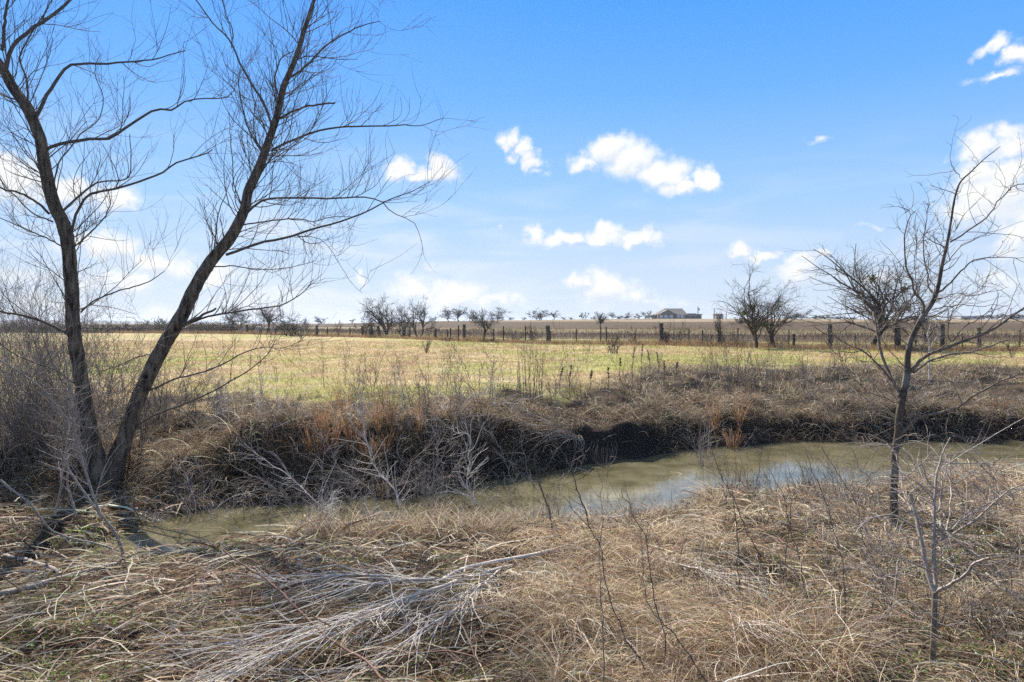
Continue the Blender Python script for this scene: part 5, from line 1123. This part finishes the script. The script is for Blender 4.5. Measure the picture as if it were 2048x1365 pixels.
# ------------------------------------------------------------------ tall dead weeds on the far bank and field edge
for k, (px, py, tp) in enumerate(sorted([(1052,805,650),(1060,812,622),(1068,815,640),(1075,808,655),(1043,800,690),(1083,800,680),(1037,790,715)])):
    b0 = gp(px, py); H = at(px, tp, b0[1])[2]-b0[2]
    shrub('tall_reed', f'tall straight dead reed stem before the centre posts, {ORD[k]} from the left', 'reed', b0, H, 3, .12, .007, M_limb, (RNG.normal()*.015, 0), 26, 0, .012, 'tall reeds before the centre posts', (84, 89), .0028, (.05, .14), .05, tang=(12, 35))
for k, (px, py, tp) in enumerate(sorted([(650,775,672),(690,772,690),(602,720,668),(720,775,715),(885,770,705),(960,765,690),(1010,790,730),(555,765,720),(580,770,735),(500,740,700),(520,730,690),(790,770,740),(740,765,735),(915,790,730)])):
    b0 = gp(px, py); H = at(px, tp, b0[1])[2]-b0[2]
    shrub('weed_stalk', f'grey weed stalk at the field edge left of the reeds, {ORD[k]} from the left', 'weed', b0, H, 2, .1, .008, M_limb, (RNG.normal()*.05, 0), 22, 26, .05, 'weed stalks at the field edge left of the reeds', (76, 88), .003, (.08, .25), .3)
for k, (px, py, tp) in enumerate(sorted([(1266,772,692),(1283,768,688),(1300,765,700),(1314,770,704),(1328,775,722),(1240,770,715),(1216,800,735),(1120,790,735),(1140,800,730),(1350,760,725),(1180,795,740)])):
    b0 = gp(px, py); H = at(px, tp, b0[1])[2]-b0[2]
    o = thing('spiked_weed', f'dead weed with dark spiked head before the mottled post, {ORD[k]} from the left', 'weed', b0, 'spiked weeds at the field edge')
    P, R = resample([b0, b0+np.array([RNG.normal()*.02, 0, H*.5]), b0+np.array([RNG.normal()*.05, 0, H])], [.009, .007, .005], 10); mb = MB(); mb.tube(P[None], R[None], 5); t = spawn(P[None], R[None], 8, .2, .7, (20, 45), (.1, .3), .5, .003, 5); mb.tube(t[0], t[1], 3); mb.build('stalk', M_limb, o)
    s_ = spawn(P[None, 6:], R[None, 6:], 90, 0, 1, (50, 90), (.03, .06), .8, .006, 3, .1, .3, .2); mb = MB(); mb.tube(s_[0], s_[1], 3); mb.build('seed_head', M_dark, o)
fx = sorted([(1400+random.uniform(0, 150), random.uniform(745, 800)) for _ in range(22)]+[(1560+random.uniform(0, 160), random.uniform(740, 790)) for _ in range(8)])
for k, (px, py) in enumerate(fx):
    shrub('wiry_weed', f'wiry dead weed at the field edge below the wide bare tree, {ORD[k]} from the left', 'weed', gp(px, py), random.uniform(1.0, 2.0), 4, .25, .007, M_limb if k % 3 else M_grey, (RNG.normal()*.06, 0), 26, 34, .06, 'wiry weeds at the field edge below the wide bare tree', (68, 88), .003, (.1, .3), .3)
fx = sorted([(1590+random.uniform(0, 440), random.uniform(770, 862)) for _ in range(20)])
for k, (px, py) in enumerate(fx):
    shrub('tangled_weed', f'low grey weed on the far bank behind the young tree, {ORD[k]} from the left', 'weed', gp(px, py), random.uniform(.5, 1.3), 6, .4, .0065, M_grey if k % 2 else M_limb, (RNG.normal()*.2, -.1), 40, 50, .14, 'tangled weeds on the far bank behind the young tree', (30, 80), .003, (.15, .45), .0)
fx = sorted([(270+random.uniform(0, 780), random.uniform(800, 880)) for _ in range(28)])
for k, (px, py) in enumerate(fx):
    shrub('bank_weed', f'brown dead weed on the far bank lip left of centre, {ORD[k]} from the left', 'weed', gp(px, py), random.uniform(.5, 1.3), 6, .35, .006, (M_limb, M_grey, M_pale)[k % 3], (RNG.normal()*.2, -.15), 40, 60, .12, 'brown weeds along the far bank lip', (35, 85), .0028, (.15, .4), .0)

fx = sorted([(random.uniform(700, 1420), random.uniform(775, 840)) for _ in range(28)])
for k, (px, py) in enumerate(fx):
    shrub('straggly_weed', f'straggly upright dead weed on the bank top at the centre, {ORD[k]} from the left', 'weed', gp(px, py), random.uniform(.8, 2.0), 3, .2, .006, (M_limb, M_grey, M_twig)[k % 3], (RNG.normal()*.12, 0), 26, 34, .09, 'straggly weeds on the bank top at the centre', (60, 88), .0028, (.1, .35), .2)
# ------------------------------------------------------------------ air: far things fade to blue
hz = MB(); hz.box((0, 1700, -3.5), (9400, 4600, 41)); hm = bpy.data.materials.new('haze'); hm.use_nodes = True; hn = hm.node_tree; hn.nodes.clear()
ho = hn.nodes.new('ShaderNodeOutputMaterial'); hv_ = hn.nodes.new('ShaderNodeVolumePrincipled'); hv_.inputs['Color'].default_value = (.72, .82, 1, 1); hv_.inputs['Density'].default_value = .00016; hv_.inputs['Anisotropy'].default_value = .3
hn.links.new(hv_.outputs[0], ho.inputs['Volume']); tag(hz.build('haze', hm, smooth=False), kind='stuff')
